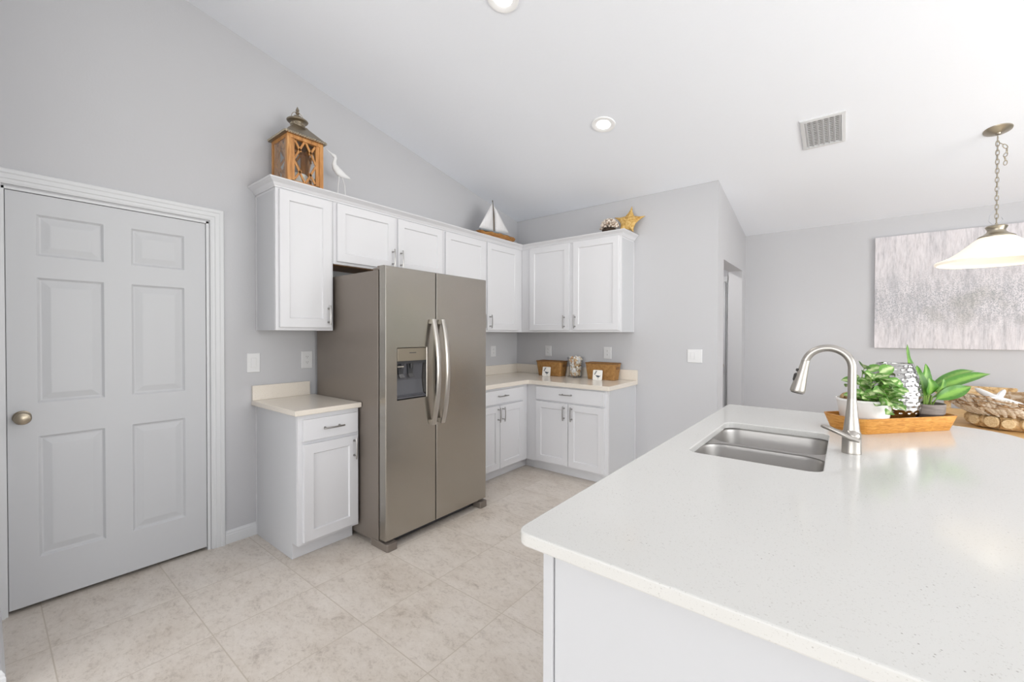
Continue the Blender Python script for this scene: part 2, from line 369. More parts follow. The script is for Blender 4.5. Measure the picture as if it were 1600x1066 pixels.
# left wall with the pantry door opening
DY0, DY1, DZ = -3.985, -3.155, 2.068
mb = MB(); e_ = .03
def lw_(y0, y1, z0=0, zt=None):
    ys = [y0, y1]; top = [cz(y) + e_ for y in ys]
    mb.prism([(-.12, y0, z0), (-.12, y1, z0), (-.12, y1, top[1]), (-.12, y0, top[0])], (.12, 0, 0))
lw_(-4.10, DY0); lw_(DY0, DY1, DZ); lw_(DY1, .12)
struct(mb.build('wall_left', 'wall_paint'))
struct(MB().box(-.75, -.15, DY0 - .1, DY0 - .06, 0, 2.2).box(-.75, -.15, DY1 + .06, DY1 + .1, 0, 2.2).box(-.79, -.75, DY0 - .1, DY1 + .1, 0, 2.2).box(-.79, -.12, DY0 - .1, DY1 + .1, 2.2, 2.24).build('wall_light_block', 'wall_paint'))  # unseen closed box added behind the door, stops world light leaking in
# wall stub at the left end of the photo (turns towards the room) and the wall behind it
mb = MB(); mb.prism([(-.12, -4.13, 0), (.64, -4.13, 0), (.64, -4.13, cz(-4.13) + e_), (-.12, -4.13, cz(-4.13) + e_)], (0, .122, 0))
struct(mb.build('wall_front', 'wall_paint'))
mb = MB()
for a, b in ((-4.13, -5.0), (-5.0, YR)): mb.prism([(-2.32, a, 0), (-2.32, b, 0), (-2.32, b, cz(b) + e_), (-2.32, a, cz(a) + e_)], (.12, 0, 0))
mb.prism([(-2.32, -4.13, 0), (-.12, -4.13, 0), (-.12, -4.13, cz(-4.13) + e_), (-2.32, -4.13, cz(-4.13) + e_)], (0, .12, 0))
struct(mb.build('wall_entry', 'wall_paint'))
# back wall (kitchen), side wall with hall opening, far wall
WX = 2.2587
struct(MB().box(-.12, WX, 0, .12, 0, cz(0) - .0).prism([(-.12, 0, cz(0) - .001), (-.12, .12, cz(0) - .001), (-.12, .12, cz(.12) + e_), (-.12, 0, cz(0) + e_)], (WX + .12, 0, 0)).build('wall_back', 'wall_paint'))
OY0, OY1, OZ = .222, 1.105, 2.065
mb = MB()
def sw(y0, y1, z0): mb.prism([(WX - .135, y0, z0), (WX - .135, y1, z0), (WX - .135, y1, cz(y1) + e_), (WX - .135, y0, cz(y0) + e_)], (.135, 0, 0))
sw(.12, OY0, 0); sw(OY0, OY1, OZ); sw(OY1, YF, 0)
struct(mb.build('wall_side', 'wall_paint'))
struct(MB().box(WX - .135, 5.2, YF, YF + .12, 0, cz(YF) + .1).box(6.3, 7.0, YF, YF + .12, 0, cz(YF) + .1).box(5.2, 6.3, YF, YF + .12, 0, .3).box(5.2, 6.3, YF, YF + .12, 2.1, cz(YF) + .1).build('wall_far', 'wall_paint'))
struct(MB().box(.8, WX + .1, 1.95, 2.05, 0, 2.5).box(.8, .9, .12, 1.95, 0, 2.5).box(WX - .135, WX - .02, YF + .12, 1.95, 0, 2.5).build('wall_hall', 'wall_paint'))
# right wall / rear wall with daylight windows
def wall_hole(axis, at, t, a0, a1, h0, h1, z0, z1, ztop):
    mb = MB()
    def bx(a, b, c, d):
        if axis == 'x': mb.box(at, at + t, a, b, c, d)
        else: mb.box(a, b, at - t, at, c, d)
    bx(a0, h0, 0, ztop); bx(h1, a1, 0, ztop); bx(h0, h1, z1, ztop)
    if z0 > 0: bx(h0, h1, 0, z0)
    return mb
mb = wall_hole('x', XR, .12, -4.4, YF + .12, -4.0, -.4, .2, 2.4, 3.8); m2_ = wall_hole('x', XR, .12, YR, -4.4, -7.8, -4.7, .2, 2.4, 3.8)
for f_ in m2_.bm.faces: mb.face([mb.bm.verts.new(v_.co) for v_ in f_.verts])
m2_.bm.free(); struct(mb.build('wall_right', 'wall_paint'))
struct(wall_hole('y', YR, .12, -2.32, XR + .12, -1.6, 6.1, .25, 2.65, 3.2).build('wall_rear', 'wall_paint'))
def window(n, axis, at, h0, h1, z0, z1, cols):
    B = (lambda mb, a, b, c, d, s_=.03: mb.box(at, at + s_ * 2, a, b, c, d)) if axis == 'x' else (lambda mb, a, b, c, d, s_=.03: mb.box(a, b, at - s_ * 2, at, c, d))
    mb = MB(); B(mb, h0, h1, z0, z0 + .06); B(mb, h0, h1, z1 - .06, z1)
    for i in range(cols + 1):
        a = h0 + (h1 - h0 - .06) * i / cols; B(mb, a, a + .06, z0 + .06, z1 - .06)
    o = struct(mb.build('window_%d' % n, 'trim_white'))
    g = MB(); B(g, h0 + .02, h1 - .02, z0 + .02, z1 - .02, .004); g.build('pane', 'pane_glass', o)
window(1, 'x', XR + .03, -4.0, -.4, .2, 2.4, 3); window(2, 'y', YR - .03, -1.6, 6.1, .25, 2.65, 6); window(3, 'y', YF + .09, 5.2, 6.3, .3, 2.1, 1); window(4, 'x', XR + .03, -7.8, -4.7, .2, 2.4, 3)

# door casing, jamb
CAS = [(0, 0), (0, .010), (.010, .014), (.022, .014), (.026, .018), (.046, .018), (.052, .022), (.068, .022), (.073, .016), (.073, 0)]
pth = [(-4.007, DZ + .010), (DY1 + .006, DZ + .010), (DY1 + .006, .0)]
mb = MB()
# path runs left->right then down: outside is on the left of travel, so mirror the profile
def cas(prof):
    return [(-o, h) for o, h in prof]
sweep(mb, pth, cas(CAS), lambda u, v, h: Vector((h, u, v)))
struct(mb.build('trim_1', 'trim_white'))
struct(MB().box(-.12, .003, DY0, DY0 + .013, 0, DZ).box(-.12, .003, DY1 - .013, DY1, 0, DZ).box(-.12, .003, DY0, DY1, DZ - .012, DZ).box(0, .014, -4.008, DY0 + .004, 0, DZ + .01).build('trim_2', 'trim_white'))
# six-panel door
d0, d1, t0_, t1_ = DY0 + .015, DY1 - .015, .020, DZ - .014
T = FL(-.040); mb = MB()
pc = [(-3.871, -3.630), (-3.519, -3.278)]; pr_ = [(1.750, 1.955), (1.018, 1.642), (.247, .852)]
panel_slab(mb, T, d0, d1, t0_, t1_, .036, [(a, b, c, d) for a, b in pc for c, d in pr_], [(.004, .004), (.010, .010), (.016, .011), (.046, .003), (.050, .0026)])
door = struct(mb.build('door_1', 'door_white'))
kb = MB(); km = Matrix.Rotation(PI / 2, 3, 'Y')
kb.lathe([(0, 0), (.031, 0), (.032, .004), (.026, .008), (.011, .012), (.010, .030), (.020, .036), (.0285, .046), (.030, .056), (.026, .064), (.014, .068), (0, .069)], (-.004, -3.923, .955), 28, km)
kb.build('knob', 'pewter', door, smooth=True)
# baseboards
BB = [(0, 0), (.014, 0), (.014, .055), (.011, .062), (.011, .070), (.006, .078), (.004, .084), (0, .084)]
mb = MB(); sweep(mb, [(0, -2.893), (0, DY1 + .078)], [(-a, b) for a, b in BB], lambda u, v, h: Vector((u, v, h)))
struct(mb.build('baseboard_left', 'trim_white'))
mb = MB(); sweep(mb, [(.015, -4.008), (.64, -4.008), (.64, -4.13)], [(-a, b) for a, b in BB], lambda u, v, h: Vector((u, v, h)))
struct(mb.build('baseboard_front', 'trim_white'))
mb = MB(); sweep(mb, [(1.512, 0), (WX, 0), (WX, OY0)], BB, lambda u, v, h: Vector((u, v, h)))
struct(mb.build('baseboard_back', 'trim_white'))
mb = MB(); sweep(mb, [(WX, OY1), (WX, YF), (XR, YF)], BB, lambda u, v, h: Vector((u, v, h)))
struct(mb.build('baseboard_far', 'trim_white'))
# hall door and its casing
T = FB(1.93); mb = MB(); panel_slab(mb, T, 1.12, 1.932, .01, 2.04, .034, [(1.24, 1.47, 1.02, 1.9), (1.58, 1.81, 1.02, 1.9), (1.24, 1.47, .25, .85), (1.58, 1.81, .25, .85)], [(.010, .010), (.046, .003)])
hd = struct(mb.build('door_2', 'door_white'))
kb = MB(); km2 = Matrix.Rotation(PI / 2, 3, 'X'); kb.lathe([(0, 0), (.030, 0), (.026, .008), (.011, .012), (.010, .03), (.0285, .044), (.026, .06), (0, .066)], (1.885, 1.896, .97), 20, km2); kb.build('knob', 'pewter', hd, smooth=True)
struct(MB().box(1.936, 1.945, 1.915, 1.95, 0, 2.05).box(1.95, 2.015, 1.928, 1.95, 0, 2.12).box(1.06, 2.015, 1.928, 1.95, 2.055, 2.12).build('trim_3', 'trim_white'))

# ------------------------------------------------------------------ wall cabinets
UB, UT, UD = 1.388, 2.335, .306
def carcass(axis, a0, a1, depth, z0, z1, parent, name='body'):
    mb = MB()
    if axis == 'L': mb.box(.001, depth, a0, a1, z0, z1)
    else: mb.box(a0, a1, -depth, -.001, z0, z1)
    return mb.build(name, 'cabinet_white', parent, bevel=.0015)
TL, TB = FL(UD), FB(-UD)
c = thing('wall_cabinet', (0, -2.695, UB), 'white single-door upper cabinet left of the refrigerator, under the wooden lantern', 'cabinet', 'white shaker wall cabinets')
carcass('L', -2.885, -2.506, UD, UB, UT, c)
MB().box(.001, .020, -2.889, -2.885, UB, UT - .05).build('scribe_strip', 'cabinet_white', c)
MB().box(.021, UD - .02, -2.8866, -2.8852, UB + .002, UT - .052).build('side_panel', 'panel_laminate', c)
d = shaker(TL, -2.866, -2.524, UB + .02, 2.288, c); pull(TL, -2.549, 1.494, True, d)
c = thing('wall_cabinet', (0, -1.99, 1.857), 'short white two-door cabinet above the refrigerator', 'cabinet', 'white shaker wall cabinets')
carcass('L', -2.504, -1.476, UD, 1.861, UT, c)
MB().box(.003, UD - .02, -2.49, -1.49, 1.857, 1.8605).build('bottom_panel', 'bare_wood', c)['label'] = 'bare brown wood underside'
for a, b, h in ((-2.480, -2.000, -2.022), (-1.966, -1.493, -1.944)):
    d = shaker(TL, a, b, 1.880, 2.290, c); pull(TL, h, 1.968, True, d)
c = thing('wall_cabinet', (0, -.74, UB), 'white two-door wall cabinet between refrigerator and corner, under the sailboat', 'cabinet', 'white shaker wall cabinets')
carcass('L', -1.474, -.0005, UD, UB, UT, c)
d = shaker(TL, -1.455, -.930, UB + .02, 2.288, c); pull(TL, -.955, 1.494, True, d)
d = shaker(TL, -.895, -.391, UB + .02, 2.288, c); pull(TL, -.862, 1.494, True, d)
c = thing('wall_cabinet', (.9, 0, UB), 'white two-door wall cabinet on the back wall, under the starfish and coral', 'cabinet', 'white shaker wall cabinets')
carcass('B', UD + .002, 1.484, UD, UB, UT, c)
MB().box(1.484, 1.488, -.020, -.001, UB, UT - .05).build('scribe_strip', 'cabinet_white', c)
MB().box(1.4842, 1.4856, -UD + .02, -.021, UB + .002, UT - .052).build('side_panel', 'panel_laminate', c)
d = shaker(TB, .428, .926, UB + .02, 2.298, c); pull(TB, .872, 1.494, True, d)
d = shaker(TB, .972, 1.466, UB + .02, 2.298, c); pull(TB, .998, 1.494, True, d)
CR = [(.0005, -.052), (.007, -.052), (.009, -.044), (.013, -.040), (.022, -.026), (.038, -.014), (.042, -.010), (.047, -.008), (.050, -.003), (.050, 0), (.0005, 0)]
mb = MB(); sweep(mb, [(.001, -2.885), (UD, -2.885), (UD, -UD), (1.484, -UD), (1.484, -.001)], CR, lambda u, v, h: Vector((u, v, 2.350 + h)))
tag(mb.build('crown_molding', 'cabinet_white'), 'white crown molding running along the tops of the upper cabinets', 'molding')

# ------------------------------------------------------------------ base cabinets
BH, BD = .874, .612
def side_L(mb, y0, y1, zt): mb.prism([(.001, y0, .001), (BD - .075, y0, .001), (BD - .075, y0, .1), (BD, y0, .1), (BD, y0, zt), (.001, y0, zt)], (0, y1 - y0, 0))
TL, TB = FL(BD), FB(-BD)
c = thing('base_cabinet', (0, -2.695, 0), 'narrow white base cabinet with one drawer and one door left of the refrigerator', 'cabinet', 'white shaker base cabinets')
mb = MB(); side_L(mb, -2.890, -2.498, BH + .007); mb.build('body', 'cabinet_white', c, bevel=.001)
MB().box(.001, .020, -2.894, -2.890, .001, BH).build('scribe_strip', 'cabinet_white', c)
mb = MB(); mb.prism([(.021, -2.8917, .001), (BD - .077, -2.8917, .001), (BD - .077, -2.8917, .102), (BD - .02, -2.8917, .102), (BD - .02, -2.8917, BH), (.021, -2.8917, BH)], (0, .0016, 0)); mb.build('side_panel', 'panel_laminate', c)
mb = MB(); panel_slab(mb, TL, -2.864, -2.512, .722, .852, .019, [], []); d = mb.build('drawer', 'cabinet_white', c); pull(TL, -2.688, .788, False, d)
d = shaker(TL, -2.864, -2.510, .118, .702, c); pull(TL, -2.540, .620, True, d)
zt = BH - .009
c = thing('base_cabinet', (0, -.9, 0), 'white base cabinet with drawer and two doors just right of the refrigerator', 'cabinet', 'white shaker base cabinets')
mb = MB(); side_L(mb, -1.476, -.0005, zt); mb.build('body', 'cabinet_white', c, bevel=.001)
mb = MB(); panel_slab(mb, TL, -1.420, -.701, .718, .845, .019, [], []); d = mb.build('drawer', 'cabinet_white', c); pull(TL, -1.036, .790, False, d)
d = shaker(TL, -1.420, -1.063, .112, .700, c); pull(TL, -1.090, .620, True, d)
d = shaker(TL, -1.058, -.701, .112, .700, c); pull(TL, -1.025, .620, True, d)
c = thing('base_cabinet', (1.06, 0, 0), 'white base cabinet with wide drawer and two doors, under the baskets', 'cabinet', 'white shaker base cabinets')
mb = MB(); mb.prism([(BD + .002, -.001, .1), (BD + .002, -BD, .1), (BD + .002, -BD, zt), (BD + .002, -.001, zt)], (1.506 - BD - .002, 0, 0))
mb.prism([(BD - .073, -.002, .001), (BD - .073, -BD + .075, .001), (BD - .073, -BD + .075, .1), (BD - .073, -.002, .1)], (1.506 - BD + .073, 0, 0)); mb.build('body', 'cabinet_white', c)
MB().box(1.506, 1.510, -.020, -.001, .001, zt).build('scribe_strip', 'cabinet_white', c)
MB().box(1.5061, 1.5076, -BD + .02, -.021, .102, zt).build('side_panel', 'panel_laminate', c)
mb = MB(); panel_slab(mb, TB, .731, 1.474, .722, .852, .019, [], []); d = mb.build('drawer', 'cabinet_white', c); pull(TB, 1.090, .794, False, d)
d = shaker(TB, .731, 1.100, .116, .706, c); pull(TB, 1.062, .618, True, d)
d = shaker(TB, 1.105, 1.474, .116, .706, c); pull(TB, 1.145, .618, True, d)
# countertops
c = thing('countertop', (0, -2.70, .882), 'small speckled cream countertop with backsplash left of the refrigerator', 'countertop')
MB().box(.001, .645, -2.918, -2.492, .882, .914).build('slab', 'quartz_cream', c, bevel=.004)
MB().box(.001, .021, -2.916, -2.53, .9142, 1.014).build('backsplash', 'quartz_cream', c, bevel=.002)
c = thing('countertop', (0, 0, .866), 'L-shaped speckled cream countertop in the corner carrying the baskets', 'countertop')
mb = MB(); mb.prism([(.001, -1.478, .866), (.645, -1.478, .866), (.645, -.69, .866), (.652, -.662, .866), (.662, -.652, .866), (.69, -.645, .866), (1.530, -.645, .866), (1.530, -.001, .866), (.001, -.001, .866)], (0, 0, .041)); mb.build('slab', 'quartz_cream', c, bevel=.004)
MB().box(.001, .021, -1.478, -.022, .9075, 1.010).build('backsplash', 'quartz_cream', c, bevel=.002)
MB().box(.001, 1.530, -.021, -.001, .9075, 1.010).build('backsplash', 'quartz_cream', c, bevel=.002)

# ------------------------------------------------------------------ refrigerator
c = thing('refrigerator', (.45, -2.03, 0), 'stainless steel side-by-side refrigerator with ice and water dispenser', 'refrigerator')
y0, y1, yg = -2.4876, -1.5601, -2.0785
MB().box(.04, .822, y0, y1, .03, 1.772).build('body', 'fridge_side', c, bevel=.004)
MB().box(.822, .840, y0 + .012, y1 - .012, .09, 1.772).build('gasket', 'gasket', c)
FD, FT, FZ0 = .905, 1.793, .062
# left door with dispenser opening (built from strips around the recess)
ey0, ey1, ez0, ez1 = -2.404, -2.160, .938, 1.278
def door_bm(a, b, hole=None):
    mb = MB()
    if not hole: mb.box(.840, FD, a, b, FZ0, FT)
    else:
        h0, h1, z0, z1 = hole
        Tq = FL(.840)
        panel_slab(mb, Tq, a, b, FZ0, FT, FD - .840, [(h0, h1, z0, z1)], [(.0, .004), (.003, .006), (.003, .060)], .004)
    return mb
mb = MB(); panel_slab(mb, FL(.840), y0, yg - .004, FZ0, FT, FD - .840, [(ey0, ey1, ez0, ez1)], [(.002, .003), (.004, .060)], .003); dl = mb.build('door', 'steel_door', c)
mb = MB(); panel_slab(mb, FL(.840), yg + .004, y1, FZ0, FT, FD - .840, [], [], .003); dr = mb.build('door', 'steel_door', c)
def fhandle(yc, par):
    mb = MB(); n = 16; L = []
    for i in range(n + 1):
        s_ = 2 * i / n - 1; z = 1.105 + .362 * s_; x = FD + .022 + .052 * (1 - s_ * s_); 
        w_ = .018; t_ = .009
        dx = -2 * .052 * s_ / .362; nv = Vector((1, 0, -dx)).normalized()
        cc_ = Vector((x, yc, z)); L.append([cc_ + Vector((0, w_ * a, 0)) + nv * t_ * b for a, b in ((-1, -.6), (-.7, -1), (.7, -1), (1, -.6), (1, .4), (.6, 1), (-.6, 1), (-1, .4))])
    mb.loops(L)
    for s_ in (-1, 1):
        mb.box(FD - .001, FD + .020, yc - .012, yc + .012, 1.105 + .362 * s_ - (.03 if s_ > 0 else 0), 1.105 + .362 * s_ + (.03 if s_ < 0 else 0))
    return mb.build('handle', 'steel_handle', par, smooth=True, angle=40)
fhandle(-2.118, dl); fhandle(-2.034, dr)
# dispenser
mb = MB(); mb.box(.846, .850, ey0 + .005, ey1 - .005, ez0 + .006, ez1 - .006); dp = mb.build('dispenser', 'fridge_bay', c)
MB().box(.850, FD - .001, ey0 + .005, ey1 - .005, 1.190, ez1 - .005).build('control_panel', 'fridge_panel', dp, bevel=.002)
MB().box(FD - .001, FD + .0004, -2.306, -2.252, 1.240, 1.245).build('panel_lettering', 'slot', dp)
MB().box(.850, .897, ey0 + .005, ey1 - .005, 1.172, 1.190).build('light_bar', 'fridge_dark', dp)
mb = MB(); mb.prism([(.850, ey0 + .006, ez0 + .008), (.850, ey0 + .006, 1.172), (.868, ey0 + .006, 1.172), (.856, ey0 + .006, 1.06), (.872, ey0 + .006, ez0 + .03), (.902, ey0 + .006, ez0 + .016), (.902, ey0 + .006, ez0 + .008)], (0, ey1 - ey0 - .012, 0)); mb.build('bay', 'fridge_bay', dp)
for yy in (-2.352, -2.276):
    mb = MB(); mb.prism([(.866, yy - .024, 1.168), (.866, yy + .024, 1.168), (.866, yy + .018, 1.10), (.866, yy - .018, 1.10)], (.010, 0, 0)); mb.prism([(.872, yy - .018, 1.10), (.872, yy + .018, 1.10), (.888, yy + .02, 1.078), (.888, yy - .02, 1.078)], (.004, 0, .003)); mb.build('paddle', 'fridge_dark', dp)
    MB().cyl((.884, yy, 1.175), (.884, yy, 1.140), .010, .008).build('nozzle', 'fridge_dark', dp, smooth=True)
MB().box(.868, .897, -2.395, -2.345, 1.150, 1.158).build('lever', 'steel_handle', dp)
MB().box(.870, .902, ey0 + .02, ey1 - .02, ez0 + .0165, ez0 + .019).build('drip_tray', 'fridge_dark', dp)
MB().box(.760, .850, y0 + .005, y0 + .070, 1.772, 1.788).box(.800, .870, y0 + .01, y0 + .05, 1.786, 1.8).build('hinge_cover', 'fridge_side', c, bevel=.003)
MB().box(.760, .850, y1 - .070, y1 - .005, 1.772, 1.788).build('hinge_cover', 'fridge_side', c, bevel=.003)
MB().box(.60, .845, y0 + .08, y1 - .08, .012, .058).build('grille', 'fridge_dark', c)
for a, b in ((y0 - .004, y0 + .075), (y1 - .082, y1 - .004)):
    mb = MB(); mb.loops([rrect(.74, .925 - .03 * (0 if k else 0), a, b, .015, z) for k, z in ((0, .0), (1, .048))]); mb.build('foot', 'fridge_side', c, bevel=.003)

# ------------------------------------------------------------------ island
IZ, IT = .884, .914
c = thing('kitchen_island', (3.0, -2.2, 0), 'white panelled island base cabinet under the big white countertop', 'island')
MB().box(2.632, 3.40, -3.252, -3.0, .0, IZ - .0005).box(2.632, 2.66, -3.0, -1.10, .1, IZ - .0005).box(3.36, 3.40, -3.0, -1.10, 0, IZ - .0005).box(2.70, 3.36, -1.14, -1.10, 0, IZ - .0005).box(2.70, 3.36, -3.0, -1.14, .08, .11).box(2.70, 2.73, -3.0, -1.14, 0, .1).build('body', 'cabinet_white', c)
MB().box(2.620, 2.646, -3.262, -3.252, .0, IZ - .0005).build('corner_strip', 'panel_laminate', c, bevel=.002)
MB().box(2.649, 3.40, -3.257, -3.252, .0, IZ - .0005).build('end_panel', 'panel_laminate', c)
FI = FL(2.632)
for i, a in enumerate((-2.98, -2.52, -2.06, -1.60)):
    TT = lambda u, v, n: Vector((2.632 - n, u, v)); d = shaker(TT, a, a + .45, .118, .862, c); pull(TT, a + (.41 if i % 2 == 0 else .04), .76, True, d)
# countertop with sink cut-out
def island_top():
    mb = MB(); bm = mb.bm
    P = []
    X0, X1, Y0, Y1 = 2.556, 3.775, -3.285, -1.035
    for cx, cy, r, a in ((X1 - .24, Y1 - .24, .24, 0), (X0 + .03, Y1 - .03, .03, PI / 2), (X0 + .035, Y0 + .035, .035, PI), (X1 - .035, Y0 + .035, .035, 3 * PI / 2)):
        for k in range(11): P.append((cx + r * math.cos(a + PI / 2 * k / 10), cy + r * math.sin(a + PI / 2 * k / 10), IT))
    H = rrect(2.672, 3.098, -2.350, -1.652, .045, IT, 8)
    H = [Vector((p.x - .008 * 0, p.y, p.z)) for p in H]
    es = []
    for loop in (P, H):
        v = mb.vs(loop); es += [bm.edges.new((v[i], v[(i + 1) % len(v)])) for i in range(len(v))]
    bmesh.ops.triangle_fill(bm, use_beauty=True, use_dissolve=True, edges=es)
    g = bmesh.ops.extrude_face_region(bm, geom=bm.faces[:])
    bmesh.ops.translate(bm, verts=[x for x in g['geom'] if isinstance(x, bmesh.types.BMVert)], vec=(0, 0, IZ - IT))
    return mb
tag(island_top().build('island_countertop', 'quartz_white', bevel=.004), 'large white speckled quartz island countertop with rounded corners', 'countertop')
# sink
c = thing('kitchen_sink', (2.885, -2.0, IZ), 'double-bowl undermount stainless steel sink in the island', 'sink')
bw = [(2.664, 3.106, -2.358, -2.012), (2.664, 3.106, -1.984, -1.644)]
for a, b, y0_, y1_ in bw:
    mb = MB(); z = IZ - .006
    mb.loops([rrect(a, b, y0_, y1_, .09, z, 8), rrect(a + .003, b - .003, y0_ + .003, y1_ - .003, .088, z - .012, 8), rrect(a + .012, b - .012, y0_ + .012, y1_ - .012, .08, z - .17, 8), rrect(a + .022, b - .022, y0_ + .022, y1_ - .022, .07, z - .19, 8), rrect(a + .05, b - .05, y0_ + .05, y1_ - .05, .05, z - .2, 8)], cap0=False)
    o = mb.build('bowl', 'steel_sink', c, smooth=True, angle=60)
    MB().lathe([(0, 0), (.045, 0), (.045, .004), (.036, .005), (.034, .002), (0, .002)], ((a + b) / 2, (y0_ + y1_) / 2, IZ - .2055), 24).build('drain', 'nickel', o, smooth=True)
mb = MB(); es = []
loops_ = [rrect(2.640, 3.130, -2.385, -1.618, .05, IZ - .006, 8)] + [rrect(*q, .09, IZ - .006, 8) for q in bw]
for l in loops_:
    v = mb.vs(l); es += [mb.bm.edges.new((v[i], v[(i + 1) % len(v)])) for i in range(len(v))]
bmesh.ops.triangle_fill(mb.bm, use_beauty=True, use_dissolve=False, edges=es)
g = bmesh.ops.extrude_face_region(mb.bm, geom=mb.bm.faces[:]); bmesh.ops.translate(mb.bm, verts=[x for x in g['geom'] if isinstance(x, bmesh.types.BMVert)], vec=(0, 0, .005))
mb.build('rim', 'steel_sink', c)
# faucet
fx, fy = 3.174, -1.985
c = thing('faucet', (fx, fy, IT), 'brushed nickel gooseneck pull-down faucet behind the sink', 'faucet')
mb = MB(); mb.lathe([(0, 0), (.0305, 0), (.031, .004), (.0300, .010), (.0295, .050), (.0300, .066), (.0290, .078), (.0255, .088), (.0250, .092), (.0235, .110), (.0195, .145), (.0162, .180), (.0145, .206), (.0142, .209), (0, .209)], (fx, fy, IT), 32); mb.build('base', 'nickel', c, smooth=True, angle=50)
Rr, czx, czz = .0755, 3.0985, 1.239
pts = [(fx, fy, z) for z in (1.122, 1.15, 1.18, 1.21)] + [(czx + Rr * math.cos(math.radians(a)), fy, czz + Rr * math.sin(math.radians(a))) for a in range(0, 166, 7)]
mb = MB(); mb.tube(pts, .0138, 20); mb.build('spout', 'nickel', c, smooth=True, angle=60)
e0 = Vector(pts[-1]); hd_ = (Vector((2.997, fy, 1.124)) - e0).normalized(); hl = .132
mb = MB(); prof = [(0.0, .0140), (.004, .0148), (.008, .0150), (.03, .0162), (.07, .0200), (.10, .0235), (.122, .0262), (.130, .0262), (.134, .0245)]
mb.tube([e0 + hd_ * a for a, _ in prof], [r for _, r in prof], 24); hh = mb.build('spray_head', 'nickel', c, smooth=True, angle=50)
mb = MB(); mb.cyl(e0 + hd_ * .134, e0 + hd_ * .1375, .0215, None, 24); mb.build('nozzle', 'slot', hh)
sd = Vector((-.97, -.24, 0)); sd = (sd - hd_ * sd.dot(hd_)).normalized()
for a, l_, r_ in ((.045, .012, .0068), (.075, .034, .0072)):
    p = e0 + hd_ * a + sd * (.0165 + .06 * (a - .03)); mb = MB(); mb.tube([p - hd_ * l_ / 2, p - hd_ * l_ * .35, p + hd_ * l_ * .35, p + hd_ * l_ / 2], [r_ * .5, r_, r_, r_ * .5], 12); mb.build('button', 'charcoal', hh, smooth=True)
mb = MB(); mb.ball((fx + .002, fy - .012, .982), .026, 20, 12, (1, 1, .95)); mb.tube([(3.196, fy - .034, .968), (3.17, fy - .040, .978), (3.14, fy - .038, .992), (3.11, fy - .034, 1.004), (3.088, fy - .03, 1.010), (3.080, fy - .029, 1.011)], [.008, .0115, .012, .0115, .0105, .005], 14, flat=.75); mb.build('lever', 'nickel', c, smooth=True, angle=60)

# ------------------------------------------------------------------ tray with plants and vase
ux, uy = math.cos(math.radians(49)), math.sin(math.radians(49))
TC = Vector((3.3224, -1.329))
def tr(t, v, z=0): return Vector((TC.x + ux * t - uy * v, TC.y + uy * t + ux * v, z))
def rot_rr(hx, hy, r, z): return [tr(p.x, p.y, p.z) for p in rrect(-hx, hx, -hy, hy, r, z, 6)]
mb = MB(); mb.loops([rot_rr(.262, .088, .035, IT + .0005), rot_rr(.290, .105, .045, IT + .072), rot_rr(.282, .097, .04, IT + .072), rot_rr(.256, .080, .03, IT + .010)])
tag(mb.build('serving_tray', 'tray_wood'), 'honey-coloured wooden tray on the island holding two potted plants and a vase', 'tray')
tz = IT + .0105
# white pot with trailing vine
p = tr(-.160, -.008); c = thing('potted_vine', (p.x, p.y, tz), 'white pot with a trailing variegated vine at the near end of the tray', 'potted plant')
mb = MB(); mb.lathe([(0, 0), (.078, 0), (.083, .004), (.104, .128), (.107, .131), (.107, .139), (.102, .140), (.098, .120), (0, .118)], (p.x, p.y, tz), 40); mb.build('pot', 'white_pot', c, smooth=True, angle=40)
mb = MB(); mb.ball((p.x, p.y, tz + .118), .096, 20, 8, (1, 1, .2)); mb.ball((p.x - .055, p.y - .005, tz + .140), .036, 12, 8, (1, 1, .75)); mb.build('moss', 'moss', c, smooth=True)
def leaf(mb, base, tip, width, up=(0, 0, 1), bend=.15, fold=.25, n=8, wave=0, base_t=0.0):
    base, tip, up = Vector(base), Vector(tip), Vector(up); d = tip - base; L = d.length; t = d.normalized()
    sd_ = t.cross(up); sd_ = sd_.normalized() if sd_.length > 1e-4 else Vector((1, 0, 0)); nu = sd_.cross(t).normalized()
    if mb.uv is None: mb.uv = mb.bm.loops.layers.uv.new('UVMap')
    rows = []
    for i in range(n + 1):
        s_ = i / n; w_ = width * (math.sin(PI * min(1, max(0, s_)) ** .8) ** .9 + .02) * (1 if s_ < 1 else .02) if i not in (0,) else width * .06
        cpt = base + d * s_ + nu * bend * L * 4 * s_ * (1 - s_)
        row = []
        for k, a in enumerate((-1, -.5, 0, .5, 1)):
            row.append(cpt + sd_ * a * w_ / 2 + nu * abs(a) * w_ / 2 * fold + nu * wave * math.sin(s_ * 14 + a * 2) * abs(a))
        rows.append(mb.vs(row))
    for i in range(n):
        for k in range(4):
            f_ = mb.face([rows[i][k], rows[i][k + 1], rows[i + 1][k + 1], rows[i + 1][k]])
            if f_:
                for lp, (q, r_) in zip(f_.loops, ((i, k), (i, k + 1), (i + 1, k + 1), (i + 1, k))): lp[mb.uv].uv = (q / n, r_ / 4)
mb = MB(); st_ = MB()
vt = tz + .13
RV = random.Random(21)
